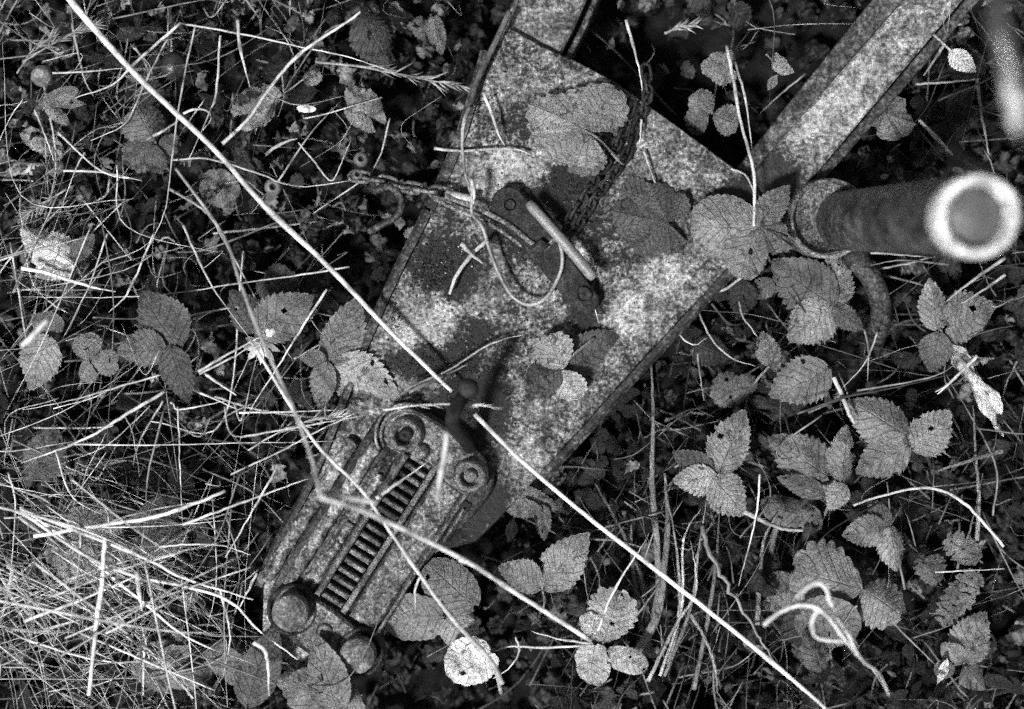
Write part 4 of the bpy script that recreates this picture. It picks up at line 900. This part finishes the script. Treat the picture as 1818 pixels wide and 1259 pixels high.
# ------------------------------------------------------------------ masses nobody could count
def inside(px, py, poly):
    c = False; j = len(poly) - 1
    for i in range(len(poly)):
        xi, yi = poly[i]; xj, yj = poly[j]
        if (yi > py) != (yj > py) and px < (xj - xi) * (py - yi) / (yj - yi) + xi: c = not c
        j = i
    return c
KEEP = offset_poly(plate, -8) if True else plate
DARKZ = [(1180, 40), (1560, 40), (1330, 300), (1240, 250), (1080, 135)]
RAIL = [(1290, 335), (1530, 40), (1680, 40), (1400, 395)]
def on_iron(px, py): return inside(px, py, KEEP) or inside(px, py, RAIL) or (1400 < px < 1780 and 325 < py < 450)
def gauss(px, py, cx, cy, sx, sy): return math.exp(-(((px - cx) / sx) ** 2 + ((py - cy) / sy) ** 2))
VR = random.Random(77)
def litter(n):
    m_ = MB()
    for _ in range(n):
        px, py = VR.uniform(-450, 2250), VR.uniform(-350, 1600)
        if inside(px, py, DARKZ) and VR.random() < .45: continue
        z = VR.uniform(-.125, -.085)
        L = VR.uniform(14, 46); a = VR.uniform(0, 6.28)
        b = P(px, py, z + VR.uniform(-.008, .008)); t = P(px + L * math.cos(a), py + L * math.sin(a), z + VR.uniform(-.008, .008))
        k = VR.choice(['lan', 'ras', 'ras', 'str'])
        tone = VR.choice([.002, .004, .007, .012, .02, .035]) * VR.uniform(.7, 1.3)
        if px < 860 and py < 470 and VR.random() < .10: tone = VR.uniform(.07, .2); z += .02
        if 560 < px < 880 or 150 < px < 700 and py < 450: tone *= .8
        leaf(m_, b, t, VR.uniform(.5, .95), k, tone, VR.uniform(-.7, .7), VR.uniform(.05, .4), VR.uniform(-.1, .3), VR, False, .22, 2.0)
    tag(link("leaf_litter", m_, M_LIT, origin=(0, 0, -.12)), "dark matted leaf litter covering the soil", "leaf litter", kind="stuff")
litter(6500)
def cover(n):
    m_ = MB()
    for _ in range(n):
        px, py = VR.uniform(-450, 2250), VR.uniform(-350, 1600)
        dens = .12 + .85 * (px > 980) * (py > 470) + .5 * gauss(px, py, 120, 600, 120, 260) + .45 * gauss(px, py, 1700, 250, 140, 160) + .35 * gauss(px, py, 300, 280, 220, 200) + .4 * gauss(px, py, 300, 1150, 300, 120) + .3 * gauss(px, py, 60, 250, 120, 200)
        if VR.random() > dens or on_iron(px, py) or inside(px, py, DARKZ): continue
        z = VR.uniform(-.09, -.04); s = VR.uniform(11, 30); a0 = VR.uniform(0, 6.28); k = VR.choice(['str', 'str', 'ras', 'ras'])
        tone = VR.choice([.004, .006, .010, .018]) * VR.uniform(.7, 1.3)  # low tones paint deeper shadow between the larger plants
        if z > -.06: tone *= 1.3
        nl = 3 if VR.random() < .7 else 1
        for i in range(nl):
            a = a0 + i * 2.1 * (1 if nl > 1 else 0) + VR.uniform(-.3, .3)
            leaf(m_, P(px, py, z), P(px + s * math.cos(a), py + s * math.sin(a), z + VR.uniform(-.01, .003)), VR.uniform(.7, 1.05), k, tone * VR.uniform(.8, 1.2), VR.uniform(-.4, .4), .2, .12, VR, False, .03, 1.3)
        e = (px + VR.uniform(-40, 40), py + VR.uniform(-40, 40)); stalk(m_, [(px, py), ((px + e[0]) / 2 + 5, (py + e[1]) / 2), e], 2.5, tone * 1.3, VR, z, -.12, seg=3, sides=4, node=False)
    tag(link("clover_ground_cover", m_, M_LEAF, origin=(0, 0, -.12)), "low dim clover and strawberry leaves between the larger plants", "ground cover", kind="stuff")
cover(2000)
def dim_leaves(n):
    m_ = MB()
    for _ in range(n):
        px, py = VR.uniform(-450, 2250), VR.uniform(-350, 1600)
        dens = .25 + .75 * (px > 960) * (py > 450) + .5 * (px > 1550) * (py < 400)
        if px < 700 and py < 500: dens = .5
        if VR.random() > dens or on_iron(px, py) or inside(px, py, DARKZ): continue
        z = VR.uniform(-.075, -.03); L = VR.uniform(30, 75); a = VR.uniform(0, 6.28)
        k = VR.choice(['ras', 'ras', 'rnd', 'palm', 'lan', 'str']); tone = VR.uniform(.006, .036)  # the shade below the upper leaves is put into these low tones
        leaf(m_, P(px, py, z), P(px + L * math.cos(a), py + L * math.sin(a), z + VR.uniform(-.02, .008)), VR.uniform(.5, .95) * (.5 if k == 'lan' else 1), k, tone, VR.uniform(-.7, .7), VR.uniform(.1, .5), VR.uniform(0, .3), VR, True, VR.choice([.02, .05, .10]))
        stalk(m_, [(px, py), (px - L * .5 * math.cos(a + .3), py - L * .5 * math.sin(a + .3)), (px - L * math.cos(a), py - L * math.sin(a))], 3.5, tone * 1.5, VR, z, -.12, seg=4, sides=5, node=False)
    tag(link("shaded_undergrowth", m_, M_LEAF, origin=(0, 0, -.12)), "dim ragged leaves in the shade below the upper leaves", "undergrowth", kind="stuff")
dim_leaves(680)
def scraps(n):
    m_ = MB()
    for _ in range(n):
        px, py = VR.uniform(-300, 2100), VR.uniform(-300, 1500)
        dens = .15 + .8 * (px < 860) * (py < 480) + .3 * (px < 640) + .45 * (px > 1500) * (py < 460) + .3 * (px > 960) * (py > 450)
        if VR.random() > dens or on_iron(px, py) or inside(px, py, DARKZ): continue
        z = VR.uniform(-.085, -.035); L = VR.uniform(10, 42); a = VR.uniform(0, 6.28); k = VR.choice(['ras', 'lan', 'rnd', 'palm'])
        leaf(m_, P(px, py, z), P(px + L * math.cos(a), py + L * math.sin(a), z + VR.uniform(-.012, .012)), VR.uniform(.3, .9), k, .008 + .2 * VR.random() ** 3.2, VR.uniform(-1.1, 1.1), VR.uniform(.2, .9), VR.uniform(-.3, .5), VR, True, VR.uniform(.10, .28), 1.5)
    tag(link("dead_leaf_scraps", m_, M_LIT, origin=(0, 0, -.12)), "curled pale and brown scraps of dead leaf in the litter", "dead leaves", kind="stuff")
scraps(2600)
def hay(name, label, n, dens, zr, wr, tr, lr, ang=None, bend=.25):
    m_ = MB(); made = 0; tries = 0
    while made < n and tries < n * 40:
        tries += 1
        px, py = VR.uniform(-400, 2200), VR.uniform(-300, 1550)
        if VR.random() > dens(px, py): continue
        L = VR.uniform(*lr) * (.6 + .8 * VR.random()); a = VR.uniform(0, 6.28) if ang is None else ang(px, py)
        dx, dy = math.cos(a) * L / 2, math.sin(a) * L / 2; b = VR.gauss(0, bend) * L
        kk = VR.random()
        p0, p1, p2 = (px - dx, py - dy), (px + dx * (kk - .5) - math.sin(a) * b * .4, py + dy * (kk - .5) + math.cos(a) * b * .4), (px + dx, py + dy)
        if any(on_iron(*q) for q in (p0, p1, p2)): continue
        L2 = VR.random() < .35 and wr[0] < 2.4
        if L2: p2 = (p1[0] + VR.gauss(0, .4) * L, p1[1] + VR.gauss(0, .4) * L)
        z = VR.uniform(*zr); made += 1
        stalk(m_, [p0, p1, p2], wr[0] + (wr[1] - wr[0]) * VR.random() ** 1.8, tr[0] + (tr[1] - tr[0]) * VR.random() ** 1.5, VR, z, z + VR.uniform(-.035, .025), seg=6 if L > 60 else 3, sides=4, node=False, flat=VR.choice([.3, .6, .9]), tipw=VR.choice([.05, .15, .5]), wob=.3)
    tag(link(name, m_, M_STRAW, origin=(0, 0, -.1)), label, "hay", kind="stuff")
def d_left(px, py): return min(1, .2 * (px < 640) + .5 * gauss(px, py, 60, 420, 100, 120) + .30 * gauss(px, py, 200, 120, 260, 160) + .5 * gauss(px, py, 200, 1000, 330, 220) + .25 * gauss(px, py, 100, 720, 160, 160))
def a_fan(px, py):
    if px < 650 and py > 780: return VR.choice([VR.gauss(.45, .35), VR.gauss(.45, .25), VR.gauss(-.35, .3), VR.gauss(1.45, .3), VR.uniform(0, 3.14)])
    return VR.choice([VR.uniform(0, 3.14), VR.gauss(-.25, .3), VR.gauss(1.9, .3)])
hay("dry_hay", "dim tangle of thin dry grass in the left thicket", 1000, d_left, (-.10, -.02), (1.2, 4.6), (.04, .5), (50, 220), a_fan)
hay("bright_hay", "bright tangle of thin dry straw heaped at the lower left", 290, lambda x, y: min(1, gauss(x, y, 190, 1050, 260, 150) + .28 * gauss(x, y, 120, 720, 160, 160) + .5 * gauss(x, y, 70, 430, 100, 110) + .25 * gauss(x, y, 520, 760, 140, 70)), (-.05, .05), (1.0, 4.6), (.10, .8), (120, 420), a_fan, .14)
hay("straw_bundle", "thick bright fanned straw lying over the tangle at the lower left", 62, lambda x, y: gauss(x, y, 170, 1060, 150, 110), (.0, .12), (2.6, 5.6), (.4, .85), (180, 460), lambda x, y: VR.choice([VR.gauss(.5, .12), VR.gauss(.45, .2), VR.gauss(-.35, .15), VR.gauss(.2, .2), VR.gauss(1.6, .12)]), .05)
hay("fine_fibres", "very fine pale grass fibres over the left litter", 500, lambda x, y: (.5 if x < 640 else .07) + .4 * gauss(x, y, 80, 400, 130, 120), (-.07, -.01), (.9, 1.7), (.15, .45), (40, 130), a_fan, .5)
hay("green_grass", "dim thin grass and runners in the right thicket", 1300, lambda x, y: (.5 if x > 980 and y > 430 else 0) + .12 * inside(x, y, DARKZ) + .3 * (x > 1550 and y < 400) + .35 * gauss(x, y, 1100, 1050, 160, 150), (-.09, -.02), (1.2, 5.0), (.01, .24), (50, 230), None, .22)
hay("short_twigs", "short broken twigs scattered in the dark litter", 1500, lambda x, y: .5 * (not inside(x, y, DARKZ)), (-.11, -.07), (1.5, 6), (.015, .16), (14, 60), None, .3)
# crumbs of soil and moss lying on the plate; the clump at the lever knob stands in for shadow
m_ = MB()
for cx, cy, sx, sy, n in [(775, 478, 44, 40, 900), (945, 405, 60, 45, 700), (985, 480, 30, 30, 150), (760, 645, 55, 20, 420), (835, 630, 22, 28, 260), (1010, 335, 40, 35, 400), (870, 215, 25, 50, 200), (700, 540, 10, 40, 120), (1055, 470, 12, 60, 200), (905, 560, 120, 60, 200), (800, 900, 150, 150, 160), (1100, 350, 120, 90, 140), (520, 900, 60, 120, 220), (820, 735, 40, 35, 600), (1000, 150, 80, 60, 120)]:
    for _ in range(n):
        px, py = VR.gauss(cx, sx * .75), VR.gauss(cy, sy * .75)
        if not inside(px, py, plate): continue
        r = (.5 + 2.2 * VR.random() ** 2) * MPP; c = P(px, py, .0004 + r * .4)
        vs = [c + Vector((VR.uniform(.6, 1.2) * x, VR.uniform(.6, 1.2) * y, VR.uniform(.5, 1) * z)) * r for x, y, z in ((1, 0, 0), (-1, 0, 0), (0, 1, 0), (0, -1, 0), (0, 0, 1), (0, 0, -1))]
        m_.add(vs, [(0, 2, 4), (2, 1, 4), (1, 3, 4), (3, 0, 4), (2, 0, 5), (1, 2, 5), (3, 1, 5), (0, 3, 5)], VR.choice([.008, .015, .02, .03, .05]) if VR.random() > .05 else .3)
tag(link("soil_crumbs", m_, M_LIT, origin=(0, 0, 0)), "dark crumbs of soil and moss scattered on the deck plate, some standing in for shadow", "soil crumbs", kind="stuff")
